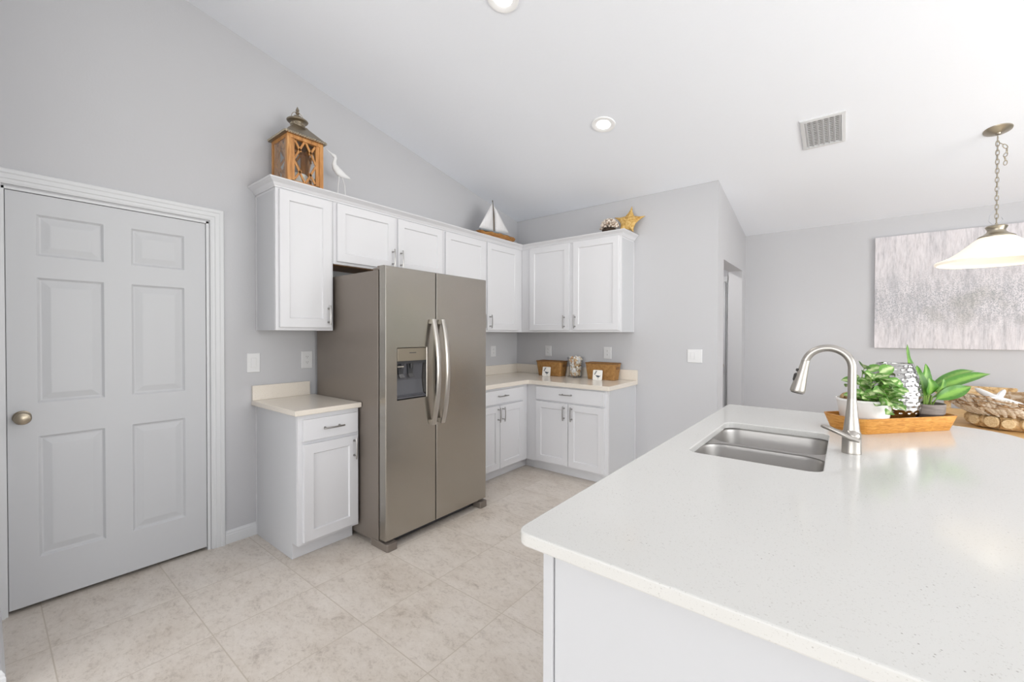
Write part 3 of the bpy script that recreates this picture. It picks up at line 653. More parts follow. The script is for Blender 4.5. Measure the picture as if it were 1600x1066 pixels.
def vine(pts, nl, size):
    pts = [Vector(q) for q in pts]; cur = []
    for i in range(len(pts) - 1):
        for k in range(6): cur.append(pts[i].lerp(pts[i + 1], k / 6))
    cur.append(pts[-1]); st_.tube(cur, .0016, 5)
    for i in range(nl):
        q = cur[min(len(cur) - 1, int((i + .6) / nl * (len(cur) - 1)))]
        a = RV.uniform(0, 2 * PI); dr_ = Vector((math.cos(a), math.sin(a), RV.uniform(-.5, .6))) - f2 * .45
        dr_.normalize(); L = size * RV.uniform(.75, 1.2); b0 = q + dr_ * .012
        L *= 1.12; leaf(mb, b0, b0 + dr_ * L, L * .78, (Vector((0, 0, 1)) - f2 * 1.0 + Vector((RV.uniform(-.4, .4), RV.uniform(-.4, .4), 0))), .08, .22, 6, .001)
cx, cy = p.x, p.y
def pv(r_, f_, z): return pp(r_ * (.62 if r_ > 0 else .9), f_, z)
rt_ = Vector((.786, .618, 0)); fr_ = Vector((.618, -.786, 0))
def pp(r_, f_, z): return Vector((cx, cy, tz)) + rt_ * r_ + fr_ * f_ + Vector((0, 0, z))
vine([pv(-.02, 0, .12), pv(-.02, .01, .20), pv(-.01, .0, .275)], 9, .052)
vine([pv(.0, -.01, .12), pv(.01, -.03, .21), pv(.03, -.02, .290)], 9, .056)
vine([pv(.02, .0, .12), pv(.05, .02, .21), pv(.085, .02, .225)], 9, .054)
vine([pv(.03, .02, .12), pv(.06, .05, .18), pv(.115, .05, .205), pv(.13, .06, .17)], 10, .055)
vine([pv(.03, .03, .12), pv(.06, .07, .165), pv(.10, .09, .14)], 9, .055)
vine([pv(.02, .04, .12), pv(.03, .08, .17), pv(.04, .115, .14), pv(.045, .12, .095)], 10, .054)
vine([pv(-.01, .03, .12), pv(-.02, .06, .2), pv(-.03, .07, .25)], 7, .05)
vine([pv(-.02, 0, .12), pv(-.06, 0, .2), pv(-.075, .0, .24)], 4, .045)
vine([pv(.03, .0, .13), pv(.04, .02, .23), pv(.06, .03, .265)], 6, .055)
vine([pv(.03, .05, .13), pv(.07, .08, .15), pv(.12, .09, .11)], 8, .05)
vine([pv(.0, .05, .12), pv(.01, .09, .19), pv(.03, .12, .17)], 8, .055)
vine([pv(.05, .03, .13), pv(.08, .05, .21), pv(.11, .04, .24)], 8, .055)
vine([pv(-.03, .03, .12), pv(-.05, .06, .18), pv(-.06, .08, .15)], 5, .05)
mb.build('leaves', 'pothos', c, smooth=True, angle=180); st_.build('stems', 'stem', c, smooth=True)
# hammered silver vase
p = tr(.062, .026); c = thing('vase', (p.x, p.y, tz), 'hammered shiny silver vase between the two plants on the tray', 'vase')
mb = MB(); prof = [(.062, 0), (.070, .006), (.086, .035), (.097, .075), (.1025, .115), (.1035, .15), (.100, .190), (.091, .235), (.080, .270), (.071, .298), (.068, .304)]
def interp(pf, z):
    for (r0, z0), (r1, z1) in zip(pf, pf[1:]):
        if z <= z1: return r0 + (r1 - r0) * (z - z0) / (z1 - z0)
    return pf[-1][0]
NS, NZ = 176, 110; L = []
for i in range(NZ + 1):
    z = .304 * i / NZ; l = []
    r0 = interp(prof, z)
    row = z / .0217; ri = math.floor(row)
    for k in range(NS):
        a = 2 * PI * k / NS; colm = (a / (2 * PI) * 18 + (.5 if ri % 2 else 0))
        ci = math.floor(colm) % 18
        random.seed(ri * 57 + ci); am, tx, tz_ = random.uniform(.6, 1.2), random.uniform(-.8, .8), random.uniform(-.8, .8)
        du = colm - math.floor(colm) - .5; dv = row - ri - .5
        q = math.cos(PI * du) ** 2 * math.cos(PI * dv) ** 2 * (1 + tx * du + tz_ * dv); edge = min(1, max(0, z / .012)) * min(1, max(0, (.296 - z) / .01))
        r_ = r0 - .0030 * am * q * edge
        l.append(Vector((r_ * math.cos(a) + p.x, r_ * math.sin(a) + p.y, tz + z)))
    L.append(l)
inner = [[Vector((rr_ * math.cos(2 * PI * k / NS) + p.x, rr_ * math.sin(2 * PI * k / NS) + p.y, tz + z)) for k in range(NS)] for rr_, z in ((.066, .3045), (.064, .300), (.085, .22), (.095, .14), (.07, .012))]
mb.loops(L + inner, True, True, True); mb.build('body', 'chrome', c, smooth=True, angle=80)
# grey pot with broad leaves
p = tr(.186, -.016); c = thing('potted_aglaonema', (p.x, p.y, tz), 'grey banded pot with broad pointed green leaves at the far end of the tray', 'potted plant')
mb = MB(); mb.lathe([(.058, .062), (.0715, .064), (.0745, .066), (.0765, .108), (.0765, .112), (.071, .112), (.069, .095), (.05, .094)], (p.x, p.y, tz), 36, cap0=False, cap1=False); mb.build('pot_rim', 'grey_pot', c, smooth=True, angle=40)
mb = MB(); mb.lathe([(0, 0), (.054, 0), (.058, .003), (.070, .066), (0, .066)], (p.x, p.y, tz), 36); mb.build('pot', 'grey_pot_low', c, smooth=True, angle=40)
mb = MB(); mb.lathe([(0, .098), (.04, .097), (.070, .094), (.070, .08), (0, .08)], (p.x, p.y, tz), 24); mb.build('soil', 'soil', c, smooth=True)
cx, cy = p.x, p.y
def st_leaf(b, mid, tip, width, up, bend, nm='leaf'):
    mid = (mid[0] + .008, mid[1], mid[2]); tip = (tip[0] * (1.08 if tip[0] > 0 else 1) + .022, tip[1], tip[2])
    s2 = MB(); s2.tube([pp(*b), Vector(pp(*b)).lerp(pp(*mid), .6) + Vector((0, 0, .004)), pp(*mid)], [.0042, .0034, .0026], 7); s2.build('stalk', 'stem', c, smooth=True)
    m_ = MB(); leaf(m_, pp(*mid), pp(*tip), width, up, bend, .3, 14, .002); m_.build('leaf', 'aglaonema', c, smooth=True, angle=180)
V = Vector; toC = -f2
st_leaf((-.015, 0, .09), (-.025, 0, .20), (-.088, -.02, .395), .060, toC + V((.4, .3, .3)), -.10)
st_leaf((-.02, .015, .09), (-.02, .02, .145), (-.078, .02, .295), .070, toC + V((0, 0, .4)), -.10)
st_leaf((-.01, .02, .09), (-.012, .03, .155), (-.060, .06, .24), .058, toC, .08)
st_leaf((.0, -.01, .09), (.0, -.02, .17), (.012, -.03, .300), .052, toC, .06)
st_leaf((.01, .01, .09), (.015, .02, .14), (.02, .05, .235), .056, toC + V((.3, .2, 0)), .08)
st_leaf((.015, 0, .09), (.02, 0, .16), (.300, -.02, .250), .052, V((0, 0, 1)) + toC * .9, .10)
st_leaf((.02, -.01, .09), (.03, -.02, .165), (.270, -.06, .262), .048, V((0, 0, 1)) + toC * .6, .12)
st_leaf((.015, .02, .09), (.0, .05, .135), (.150, .04, .195), .060, V((0, 0, 1)) + toC * 1.4, .06)
st_leaf((0, -.02, .09), (-.01, -.04, .16), (-.05, -.09, .25), .05, toC, .05)
for k in range(7):
    a = R.uniform(0, 6.28); s2 = MB(); s2.tube([pp(.022 * math.cos(a), .022 * math.sin(a), .088), pp(.026 * math.cos(a), .026 * math.sin(a), .15)], [.004, .003], 6); s2.build('stalk', 'stem', c, smooth=True)

# ------------------------------------------------------------------ things on the upper cabinets
TOP = UT + .0008
# lantern
lx, ly, h = .184, -2.690, .119
c = thing('lantern', (lx, ly, TOP), 'wooden lattice lantern with an ornate metal roof on the upper cabinet', 'lantern')
zb, zt_ = TOP, TOP + .334
MB().box(lx - h, lx + h, ly - h, ly + h, zb, zb + .022).build('base', 'lantern_wood', c, bevel=.002)
for sx_ in (-1, 1):
    for sy_ in (-1, 1): MB().box(lx + sx_ * (h - .012) - .0125, lx + sx_ * (h - .012) + .0125, ly + sy_ * (h - .012) - .0125, ly + sy_ * (h - .012) + .0125, zb + .022, zt_ - .022).build('post', 'lantern_wood', c, bevel=.001)
def bar(mb, T_, a, b, w_=.0065, n0=-.004, n1=.004):
    a, b = Vector(a), Vector(b); d_ = (b - a).normalized(); q = Vector((-d_.y, d_.x)) * w_
    P = [a - q, b - q, b + q, a + q]; mb.loops([[T_(x.x, x.y, n0) for x in P], [T_(x.x, x.y, n1) for x in P]])
for T_ in (lambda u, v, n: Vector((lx + h - .012 + n, ly + u, v)), lambda u, v, n: Vector((lx - h + .012 + n, ly + u, v)), lambda u, v, n: Vector((lx + u, ly - h + .012 + n, v)), lambda u, v, n: Vector((lx + u, ly + h - .012 + n, v))):
    mb = MB(); i_ = h - .0245; z0, z1 = zb + .022, zt_; zm = (z0 + z1) / 2
    bar(mb, T_, (-i_ + .012, z0), (-i_ + .012, z1), .012, -.007, .007); bar(mb, T_, (i_ - .012, z0), (i_ - .012, z1), .012, -.007, .007); bar(mb, T_, (-i_, z1 - .009), (i_, z1 - .009), .009, -.007, .007); bar(mb, T_, (-i_, z0 + .009), (i_, z0 + .009), .009, -.007, .007)
    k = i_ - .02
    for sg in (-1, 1):
        bar(mb, T_, (-k * sg, zm), (k * .35 * sg * 0 + 0, z1 - .012)); bar(mb, T_, (-k * sg, zm), (0, z0 + .012))
        bar(mb, T_, (k * sg * .9, z1 - .03), (k * sg * .38, z1 - .095)); bar(mb, T_, (k * sg * .9, z0 + .03), (k * sg * .38, z0 + .095))
    mb.build('lattice', 'lantern_wood', c)
    g = MB(); P = [(-i_, z0 + .002), (i_, z0 + .002), (i_, z1 - .002), (-i_, z1 - .002)]; g.loops([[T_(a, b, -.0095) for a, b in P], [T_(a, b, -.0075) for a, b in P]]); g.build('pane', 'pane_glass', c)
MB().box(lx - h, lx + h, ly - h, ly - h + .025, zt_ - .022, zt_).box(lx - h, lx + h, ly + h - .025, ly + h, zt_ - .022, zt_).box(lx - h, lx - h + .025, ly - h + .025, ly + h - .025, zt_ - .022, zt_).box(lx + h - .025, lx + h, ly - h + .025, ly + h - .025, zt_ - .022, zt_).build('top_frame', 'lantern_wood', c)
def sq(hw, z): return [Vector((lx + a * hw, ly + b * hw, z)) for a, b in ((-1, -1), (1, -1), (1, 1), (-1, 1))]
mb = MB(); mb.loops([sq(h + .002, zt_), sq(h + .016, zt_ + .002), sq(h + .018, zt_ + .014), sq(h + .010, zt_ + .018), sq(.052, zt_ + .098), sq(.045, zt_ + .110)]); mb.build('roof', 'pewter', c)
mb = MB()
for sgn in range(4):
    for k in range(16):
        u = -h - .012 + (2 * h + .024) * (k + .5) / 16; q = [(lx + u, ly - h - .018), (lx + h + .018, ly + u), (lx + u, ly + h + .018), (lx - h - .018, ly + u)][sgn]; mb.ball((q[0], q[1], zt_ + .010), .0075, 6, 4)
mb.build('roof_trim', 'pewter', c, smooth=True)
z = zt_ + .108
mb = MB(); mb.lathe([(.044, 0), (.046, .004), (.040, .008), (.040, .034), (.046, .038), (.064, .040), (.068, .046), (.062, .052), (.034, .054), (.030, .066), (.022, .080), (.010, .086), (.006, .092), (.013, .098), (.013, .104), (.007, .112), (.012, .118), (.006, .134), (0, .146)], (lx, ly, z), 24); mb.build('chimney', 'pewter', c, smooth=True, angle=45)
mb = MB()
for k in range(14):
    a = 2 * PI * k / 14; mb.ball((lx + .041 * math.cos(a), ly + .041 * math.sin(a), z + .021), .0072, 6, 5)
mb.build('pierced_band', 'antique_brass', c, smooth=True)
mb = MB(); mb.tube([(lx, ly + .04 * math.cos(a) - .0, z + .068 + .038 * math.sin(a)) for a in [2 * PI * k / 24 for k in range(24)]], .0022, 6, True); mb.build('ring_handle', 'pewter', c, smooth=True)
cd_ = MB(); cd_.lathe([(0, 0), (.062, 0), (.064, .004), (.064, .092), (.060, .096), (.03, .093), (0, .092)], (lx, ly, zb + .0225), 28)
tag(cd_.build('candle', 'wax', smooth=True, angle=40), 'white pillar candle inside the wooden lantern', 'candle')
# bird
c = thing('bird_figurine', (.17, -2.36, TOP), 'white wooden shorebird figurine with a long bill beside the lantern', 'figurine')
bp_ = [(-2.483, 2.712, .0025), (-2.462, 2.702, .0035), (-2.440, 2.692, .0055), (-2.428, 2.684, .0125), (-2.416, 2.680, .0145), (-2.410, 2.668, .0125), (-2.416, 2.645, .0125), (-2.420, 2.620, .019), (-2.408, 2.595, .028), (-2.385, 2.573, .031), (-2.358, 2.562, .026), (-2.330, 2.556, .016), (-2.305, 2.552, .009), (-2.290, 2.549, .003)]
mb = MB(); mb.tube([(.17, a, b) for a, b, r_ in bp_], [r_ for _, _, r_ in bp_], 14, flat=1, up=(0, 0, 1))
for v_ in mb.bm.verts: v_.co.x = .17 + (v_.co.x - .17) * .6
mb.build('body', 'white_wood', c, smooth=True, angle=180)
MB().tube([(.17, -2.380, 2.548), (.172, -2.390, 2.48), (.172, -2.398, TOP)], .0032, 8).build('leg', 'white_wood', c, smooth=True)
MB().tube([(.17, -2.360, 2.548), (.172, -2.338, 2.48), (.172, -2.328, TOP)], .0032, 8).build('leg', 'white_wood', c, smooth=True)
# sailboat
bx = .262
c = thing('model_sailboat', (bx, -.66, TOP), 'rustic wooden model sailboat with two pale cloth sails on the corner cabinets', 'model boat')
mb = MB(); L = []
for i in range(15):
    s_ = i / 14; y = -.985 + .60 * s_; wd = .055 * max(.12, math.sin(PI * (.12 + .8 * s_))) ; kz = TOP + .006 + .055 * abs(2 * s_ - 1) ** 3; dk = 2.412 + .012 * (2 * s_ - 1) + .006 * math.sin(i * 2.1) 
    L.append([Vector((bx + a * wd + .003 * math.sin(i * 1.7 + a), y, b)) for a, b in ((-1, dk), (-.8, kz + (dk - kz) * .45), (-.35, kz), (.35, kz), (.8, kz + (dk - kz) * .45), (1, dk))])
mb.loops(L); mb.build('hull', 'hull_wood', c, smooth=True, angle=35)
mb = MB(); mb.loops([[Vector((bx + a * .046 * max(.1, math.sin(PI * (.1 + .8 * i / 10))), -.95 + .52 * i / 10, z)) for a, z in ((-1, 2.412), (1, 2.412), (1, 2.424 + .004 * i / 10), (-1, 2.424 + .004 * i / 10))] for i in range(11)]); mb.build('deck', 'deck_paint', c)
MB().tube([(bx, -.727, 2.40), (bx + .004, -.737, 2.58), (bx, -.752, 2.755)], [.0085, .0075, .004], 8).build('mast', 'mast_wood', c, smooth=True)
def sail(pts):
    m_ = MB(); A, B_, C_ = [Vector(q) for q in pts]; n = 8; rows = []
    for i in range(n + 1):
        row = []
        for k in range(i + 1):
            q = A.lerp(B_, i / n) if i == 0 else A.lerp(B_, i / n).lerp(A.lerp(C_, i / n), k / i); bulge = .022 * math.sin(PI * min(1, (i / n))) * (math.sin(PI * k / max(i, 1)))
            row.append(m_.bm.verts.new(q + Vector((bulge, 0, 0))))
        rows.append(row)
    for i in range(n):
        for k in range(i + 1):
            m_.face([rows[i][k], rows[i + 1][k], rows[i + 1][k + 1]])
            if k < i: m_.face([rows[i][k], rows[i + 1][k + 1], rows[i][k + 1]])
    o = m_.build('sail', 'sailcloth', c, smooth=True, angle=180); sm = o.modifiers.new('t', 'SOLIDIFY'); sm.thickness = .002
sail([(bx + .006, -.757, 2.735), (bx + .012, -.968, 2.430), (bx + .008, -.745, 2.434)])
sail([(bx + .006, -.738, 2.71), (bx + .008, -.706, 2.434), (bx + .012, -.490, 2.462)])
# coral and starfish
c = thing('coral_cluster', (1.285, -.15, TOP), 'white-tipped coral cluster on a dark base beside the golden starfish', 'coral')
MB().lathe([(0, 0), (.05, 0), (.066, .03), (.072, .075), (.05, .10), (0, .105)], (1.285, -.15, TOP), 14).build('base', 'coral_base', c, smooth=True)
mb = MB(); RC = random.Random(5)
for k in range(90):
    th = math.acos(1 - RC.uniform(0, 1.05)); ph = RC.uniform(0, 2 * PI); d_ = Vector((math.sin(th) * math.cos(ph), math.sin(th) * math.sin(ph), math.cos(th)))
    o_ = Vector((1.285, -.15, TOP + .095)); q = Vector((d_.x * .088, d_.y * .08, d_.z * .085)); mb.tube([o_ + q * .55, o_ + q * .85, o_ + q * RC.uniform(.98, 1.1), o_ + q * 1.12], [.006, .009, .0105, .004], 7)
mb.build('branches', 'white_coral', c, smooth=True)
# starfish leaning on the wall
cS = Vector((1.462, -.088, 2.474))
tips = [(1.482, -.05, 2.634), (1.306, -.075, 2.545), (1.368, -.12, 2.375), (1.522, -.115, 2.362), (1.622, -.075, 2.510)]
mb = MB(); nrm = Vector((.08, -1, .22)).normalized(); tp = [Vector(t) for t in tips]; outer = []
for i, t in enumerate(tp):
    nx_ = tp[(i + 1) % 5]; val = cS + ((t + nx_) / 2 - cS). normalized() * .076
    pv = tp[i - 1]; val0 = cS + ((t + pv) / 2 - cS).normalized() * .076
    for s_ in (.55, .85): outer.append((cS + (t - cS) * s_ + (val0 - cS) * (1 - s_) * .75, s_))
    outer.append((t, 1.02))
    for s_ in (.85, .55): outer.append((cS + (t - cS) * s_ + (val - cS) * (1 - s_) * .75, s_))
    outer.append((val, .4))
def ring(k, off): return [cS + (q - cS) * k + nrm * off for q, _ in outer]
L = [ring(.93, -.012), ring(1, -.004), ring(1, .004), ring(.9, .012), ring(.55, .020), ring(.15, .025)]
mb.loops(L); mb.build('starfish', 'starfish', smooth=True, angle=180); SF = bpy.data.objects['starfish']
tag(SF, 'large golden starfish leaning on the wall at the right end of the upper cabinets', 'starfish')

# ------------------------------------------------------------------ back counter: baskets, cards, jar of shells
CZ = .9073
def basket(name, x0, x1, y0, y1, hh_, label):
    cx_, cy_ = (x0 + x1) / 2, (y0 + y1) / 2; hx, hy = (x1 - x0) / 2, (y1 - y0) / 2
    c = thing(name, (cx_, cy_, CZ), label, 'basket', 'wicker baskets on the back counter')
    mb = MB()
    def rl(e_, z, r=.02): return rrect(cx_ - hx - e_, cx_ + hx + e_, cy_ - hy - e_, cy_ + hy + e_, r, CZ + z, 4)
    NL = 13; L = []
    for i in range(NL * 2 + 1):
        s_ = i / (NL * 2); L.append(rl(-.018 + .018 * s_ + (.0025 if i % 2 else 0), hh_ * s_))
    L += [rl(-.008, hh_), rl(-.026, .008)]
    mb.loops(L); mb.build('body', 'wicker', c, smooth=True, angle=70)
    mb = MB(); P = rrect(cx_ - hx - .001, cx_ + hx + .001, cy_ - hy - .001, cy_ + hy + .001, .02, CZ + hh_, 5); mb.tube(P, .006, 8, True); mb.build('rim', 'wicker_rim', c, smooth=True)
    mb = MB()
    for a in range(4): pass
    xh = x1 - .006; mb.box(xh, xh + .006, cy_ - .032, cy_ + .032, CZ + hh_ - .058, CZ + hh_ - .030); mb.build('handle_hole', 'wicker_rim', c)
    mb = MB(); mb.box(x0, x0 + .006, cy_ - .032, cy_ + .032, CZ + hh_ - .058, CZ + hh_ - .030) ; mb.build('handle_hole', 'wicker_rim', c)
    return c
basket('basket', .418, .742, -.185, -.035, .160, 'rectangular wicker basket left of the jar of shells')
basket('basket', 1.040, 1.368, -.190, -.035, .165, 'rectangular wicker basket right of the jar of shells')
def card(x, y, label, flip):
    c = thing('note_card', (x, y, CZ), label, 'card', 'printed cards on the back counter')
    w2, hh_ = .052, .102; Tq = lambda u, v, n: Vector((x + u, y + v * .16 - n, CZ + .0005 + v * .985))
    mb = MB(); P = [(-w2 + .006, 0), (w2 - .006, 0), (w2, .006), (w2, hh_ - .006), (w2 - .006, hh_), (-w2 + .006, hh_), (-w2, hh_ - .006), (-w2, .006)]
    mb.loops([[Tq(a, b, -.0012) for a, b in P], [Tq(a, b, .0012) for a, b in P]]); mb.build('card', 'card', c)
    mb = MB()
    def blob(pts): mb.loops([[Tq(a, b, .0013) for a, b in pts], [Tq(a, b, .0017) for a, b in pts]])
    for k in range(5):   # fern sprig
        u, v_ = -.034 + .004 * k, .052 + .008 * k; blob([(u, v_), (u + .011, v_ + .006), (u + .013, v_ + .012), (u + .002, v_ + .006)])
        blob([(u, v_), (u + .003, v_ + .003), (u - .004, v_ + .013), (u - .006, v_ + .012)])
    a0, b0 = .008, .030   # small wading bird
    blob([(a0 - .022, b0 + .010), (a0 - .012, b0), (a0 + .010, b0 - .001), (a0 + .022, b0 + .012), (a0 + .026, b0 + .022), (a0 + .016, b0 + .014), (a0, b0 + .018), (a0 - .014, b0 + .018)])
    blob([(a0 - .022, b0 + .010), (a0 - .016, b0 + .014), (a0 - .022, b0 + .022), (a0 - .030, b0 + .018)])
    for u in (-.004, .004): blob([(a0 + u, b0), (a0 + u + .002, b0), (a0 + u + .002, b0 - .02), (a0 + u, b0 - .02)])
    mb.build('drawing', 'ink', c)
    MB().prism([(x - .02, y + .002, CZ + .0005), (x - .02, y + .022, CZ + .0005), (x - .02, y + .016, CZ + .08)], (.04, 0, 0)).build('easel_back', 'card', c)
card(.580, -.225, 'small white card with a bird drawing leaning before the left basket', False)
card(1.202, -.235, 'small white card with a bird drawing leaning before the right basket', False)
jx, jy = .885, -.115
c = thing('glass_jar', (jx, jy, CZ), 'flared clear glass jar full of seashells between the two baskets', 'jar')
mb = MB(); mb.lathe([(0, 0), (.080, 0), (.083, .004), (.080, .010), (.072, .020), (.069, .06), (.070, .12), (.076, .17), (.089, .212), (.086, .212), (.073, .17), (.067, .12), (.066, .06), (.066, .022), (.06, .014), (0, .012)], (jx, jy, CZ), 40); mb.build('body', 'jar_glass', c, smooth=True, angle=60)
def shell_mesh(kind, m_):
    mb = MB()
    if kind == 0:   # whelk: spiral cone
        L = []
        for i in range(11):
            s_ = i / 10; r_ = .011 * math.sin(PI * (s_ * .82 + .09)) ** 1.2 * (1 + .18 * math.sin(s_ * 22)); L.append([Vector((r_ * math.cos(a) + .002 * math.sin(s_ * 9), r_ * math.sin(a), .036 * s_ - .018)) for a in [2 * PI * k / 9 for k in range(9)]])
        mb.loops(L)
    elif kind == 1:  # clam: ribbed dome
        L = []
        for i in range(6):
            s_ = i / 5; L.append([Vector(((.017 * math.cos(s_ * PI / 2) * (1 + .05 * math.cos(12 * a))) * math.cos(a), .014 * math.cos(s_ * PI / 2) * math.sin(a) + .004 * s_, .009 * math.sin(s_ * PI / 2))) for a in [2 * PI * k / 16 for k in range(16)]])
        mb.loops(L)
    else:           # round snail
        mb.ball((0, 0, 0), .0125, 10, 7, (1, .85, .9)); mb.ball((.008, 0, .006), .008, 8, 6); mb.ball((.012, 0, .010), .005, 8, 5)
    o = mb.build('seashell', m_, smooth=True, angle=60); return o
RS = random.Random(11); protos = [shell_mesh(k, mm) for k in range(3) for mm in ('shell_a', 'shell_b', 'shell_c', 'shell_d')]
wts = [6, 6, 3, 1] * 3; spots = []; tries = 0
while len(spots) < 230 and tries < 60000:
    tries += 1; z = RS.uniform(.026, .212); rm = (.051 if z < .15 else .056 if z < .18 else .064); a = RS.uniform(0, 2 * PI); r_ = rm * math.sqrt(RS.uniform(.3, 1))
    if z > .19 and r_ > .055: continue
    q = Vector((jx + r_ * math.cos(a), jy + r_ * math.sin(a), CZ + z))
    if all((q - s_).length > .0168 for s_ in spots): spots.append(q)
first = set()
for q in spots:
    k = RS.choices(range(12), wts)[0]; o = protos[k]
    if k in first: o = protos[k].copy(); COL.objects.link(o)
    first.add(k); o.location = q; o.rotation_euler = (RS.uniform(0, 6), RS.uniform(0, 6), RS.uniform(0, 6))
    tag(o, 'small cream, white or tan seashell piled in the glass jar', 'seashell', 'seashells in the glass jar')
for k, o in enumerate(protos):
    if k not in first: bpy.data.objects.remove(o)

# ------------------------------------------------------------------ switches and outlets
def plate(T, u0, u1, v0, v1, kind, name, label, loc, group):
    c = thing(name, loc, label, 'switch' if 'switch' in name else 'outlet', group); mb = MB()
    panel_slab(mb, T, u0, u1, v0, v1, .006, [], [], .0025); mb.build('plate', 'switch_white', c)
    uc, vc = (u0 + u1) / 2, (v0 + v1) / 2
    if kind == 'outlet':
        for s_ in (-1, 1):
            mb = MB(); P = [(uc + .017 * math.cos(2 * PI * k / 16) * 1.0, vc + s_ * .020 + .0135 * math.sin(2 * PI * k / 16)) for k in range(16)]; mb.loops([[T(a, b, .0055) for a, b in P], [T(a, b, .008) for a, b in P]]); f_ = mb.build('socket', 'switch_white', c)
            mb = MB()
            for du in (-.006, .006): P = [(uc + du - .001, vc + s_ * .02), (uc + du + .001, vc + s_ * .02), (uc + du + .001, vc + s_ * .02 + .008), (uc + du - .001, vc + s_ * .02 + .008)]; mb.loops([[T(a, b, .0079) for a, b in P], [T(a, b, .0083) for a, b in P]])
            P = [(uc + .0022 * math.cos(2 * PI * k / 8), vc + s_ * .02 - .006 + .0022 * math.sin(2 * PI * k / 8)) for k in range(8)]; mb.loops([[T(a, b, .0079) for a, b in P], [T(a, b, .0083) for a, b in P]]); mb.build('slots', 'slot', f_)
    else:
        n = kind
        for i in range(n):
            ui = uc + (i - (n - 1) / 2) * .038; mb = MB(); panel_slab(mb, lambda u, v, q: T(u, v, q + .004), ui - .0165, ui + .0165, vc - .033, vc + .033, .005 + .0005 * i, [], [], .0015); mb.build('rocker', 'switch_white', c)
TLw, TBw = FL(.0002), FB(-.0002)
plate(TLw, -2.944, -2.864, 1.104, 1.233, 1, 'light_switch', 'white single rocker light switch between the door and the refrigerator', (0, -2.904, 1.1), 'light switches')
plate(TLw, -2.585, -2.505, 1.110, 1.236, 'outlet', 'power_outlet', 'white outlet above the small countertop beside the refrigerator', (0, -2.545, 1.1), 'power outlets')
plate(TLw, -.482, -.398, 1.112, 1.232, 'outlet', 'power_outlet', 'white outlet on the left wall between the refrigerator and the corner', (0, -.44, 1.1), 'power outlets')
plate(TBw, .420, .502, 1.116, 1.234, 'outlet', 'power_outlet', 'white outlet on the back wall above the left basket', (.46, 0, 1.1), 'power outlets')
plate(TBw, 1.158, 1.244, 1.112, 1.234, 'outlet', 'power_outlet', 'white outlet on the back wall above the right basket', (1.2, 0, 1.1), 'power outlets')
plate(TBw, 2.004, 2.132, 1.110, 1.230, 2, 'light_switch', 'white double rocker light switch on the bare wall near the hallway corner', (2.07, 0, 1.1), 'light switches')

# ------------------------------------------------------------------ ceiling: downlights, vent, pendant
ang = -math.atan(SL)
def on_ceiling(o): o.rotation_euler = (ang, 0, 0)
def downlight(x, y, label):
    c = thing('downlight', (x, y, cz(y)), label, 'downlight', 'recessed ceiling lights'); on_ceiling(c)
    mb = MB(); mb.lathe([(.050, -.002), (.072, -.009), (.086, -.007), (.088, -.001), (.088, .0), (.050, .0)], (0, 0, 0), 40, cap0=False, cap1=False); mb.build('trim_ring', 'fixture_white', c, local=True, smooth=True)
    mb = MB(); mb.lathe([(0, -.0035), (.052, -.0035), (.052, -.0005), (0, -.0005)], (0, 0, 0), 32); mb.build('lens', 'downlight_lens', c, local=True)
    l = bpy.data.lights.new('downlight_lamp', 'AREA'); l.shape = 'DISK'; l.size = .1; l.energy = 4; l.color = (1, .95, .88)
    lo = bpy.data.objects.new('downlight_lamp', l); COL.objects.link(lo); lo.parent = c; lo.location = (0, 0, -.011)
    return c
d_ = downlight(1.700, -1.122, 'round recessed ceiling light above the corner, the whole disc in view')
dup(d_, (1.68, -2.285, cz(-2.285)), 'recessed ceiling light cut off by the top edge of the photo'); on_ceiling(bpy.data.objects['downlight.001'])
c = thing('ceiling_vent', (3.016, -.362, cz(-.362)), 'white louvred air vent on the sloped ceiling', 'vent'); on_ceiling(c)
hx, hy = .127, .182
mb = MB(); L = []
for q, z in ((0, 0), (.002, -.010), (.024, -.013), (.026, -.004), (.026, 0)): L.append([Vector((a * (hx - q), b * (hy - q), z)) for a, b in ((-1, -1), (1, -1), (1, 1), (-1, 1))])
mb.loops(L, True, False, False); mb.build('frame', 'trim_white', c, local=True)
MB().box(-hx + .02, hx - .02, -hy + .02, hy - .02, -.0012, -.0003).build('backing', 'vent_grey', c, local=True)
for k in range(7):
    x = -hx + .034 + (2 * hx - .068) * k / 6; m_ = Matrix.Translation((x, 0, -.007)) @ Matrix.Rotation(.75, 4, 'Y'); MB().box(-.0085, .0085, -hy + .024, hy - .024, -.001, .001, m_).build('louvre', 'trim_white', c, local=True)
mb = MB()
for k in range(15):
    y = -hy + .034 + (2 * hy - .068) * k / 14; mb.box(-hx + .025, hx - .025, y - .0025, y + .0025, -.0045, -.0016)
mb.build('crossbars', 'trim_white', c, local=True)
px_, py_ = 3.926, .09; zc = cz(py_)
c = thing('pendant_light', (px_, py_, zc), 'lit bell-shaped glass pendant lamp hanging from a chain over the dining table', 'pendant light')
cm = Matrix.Rotation(ang, 3, 'X')
mb = MB(); mb.lathe([(0, -.034), (.012, -.034), (.016, -.028), (.03, -.024), (.052, -.014), (.066, -.006), (.068, 0), (0, 0)], (px_, py_, zc), 32, cm); mb.build('canopy', 'antique_brass', c, smooth=True, angle=40)
mb = MB()
def link(p, q, up, r_=.0024, wd=.008):
    p, q = Vector(p), Vector(q); t = (q - p); L_ = t.length; t.normalize(); B_ = Vector(up); B_ = (B_ - t * B_.dot(t)).normalized(); m0 = (p + q) / 2; pts = []
    for k in range(16):
        a = 2 * PI * k / 16; pts.append(m0 + t * math.sin(a) * (L_ / 2 + r_) + B_ * math.cos(a) * wd)
    mb.tube(pts, r_, 6, True)
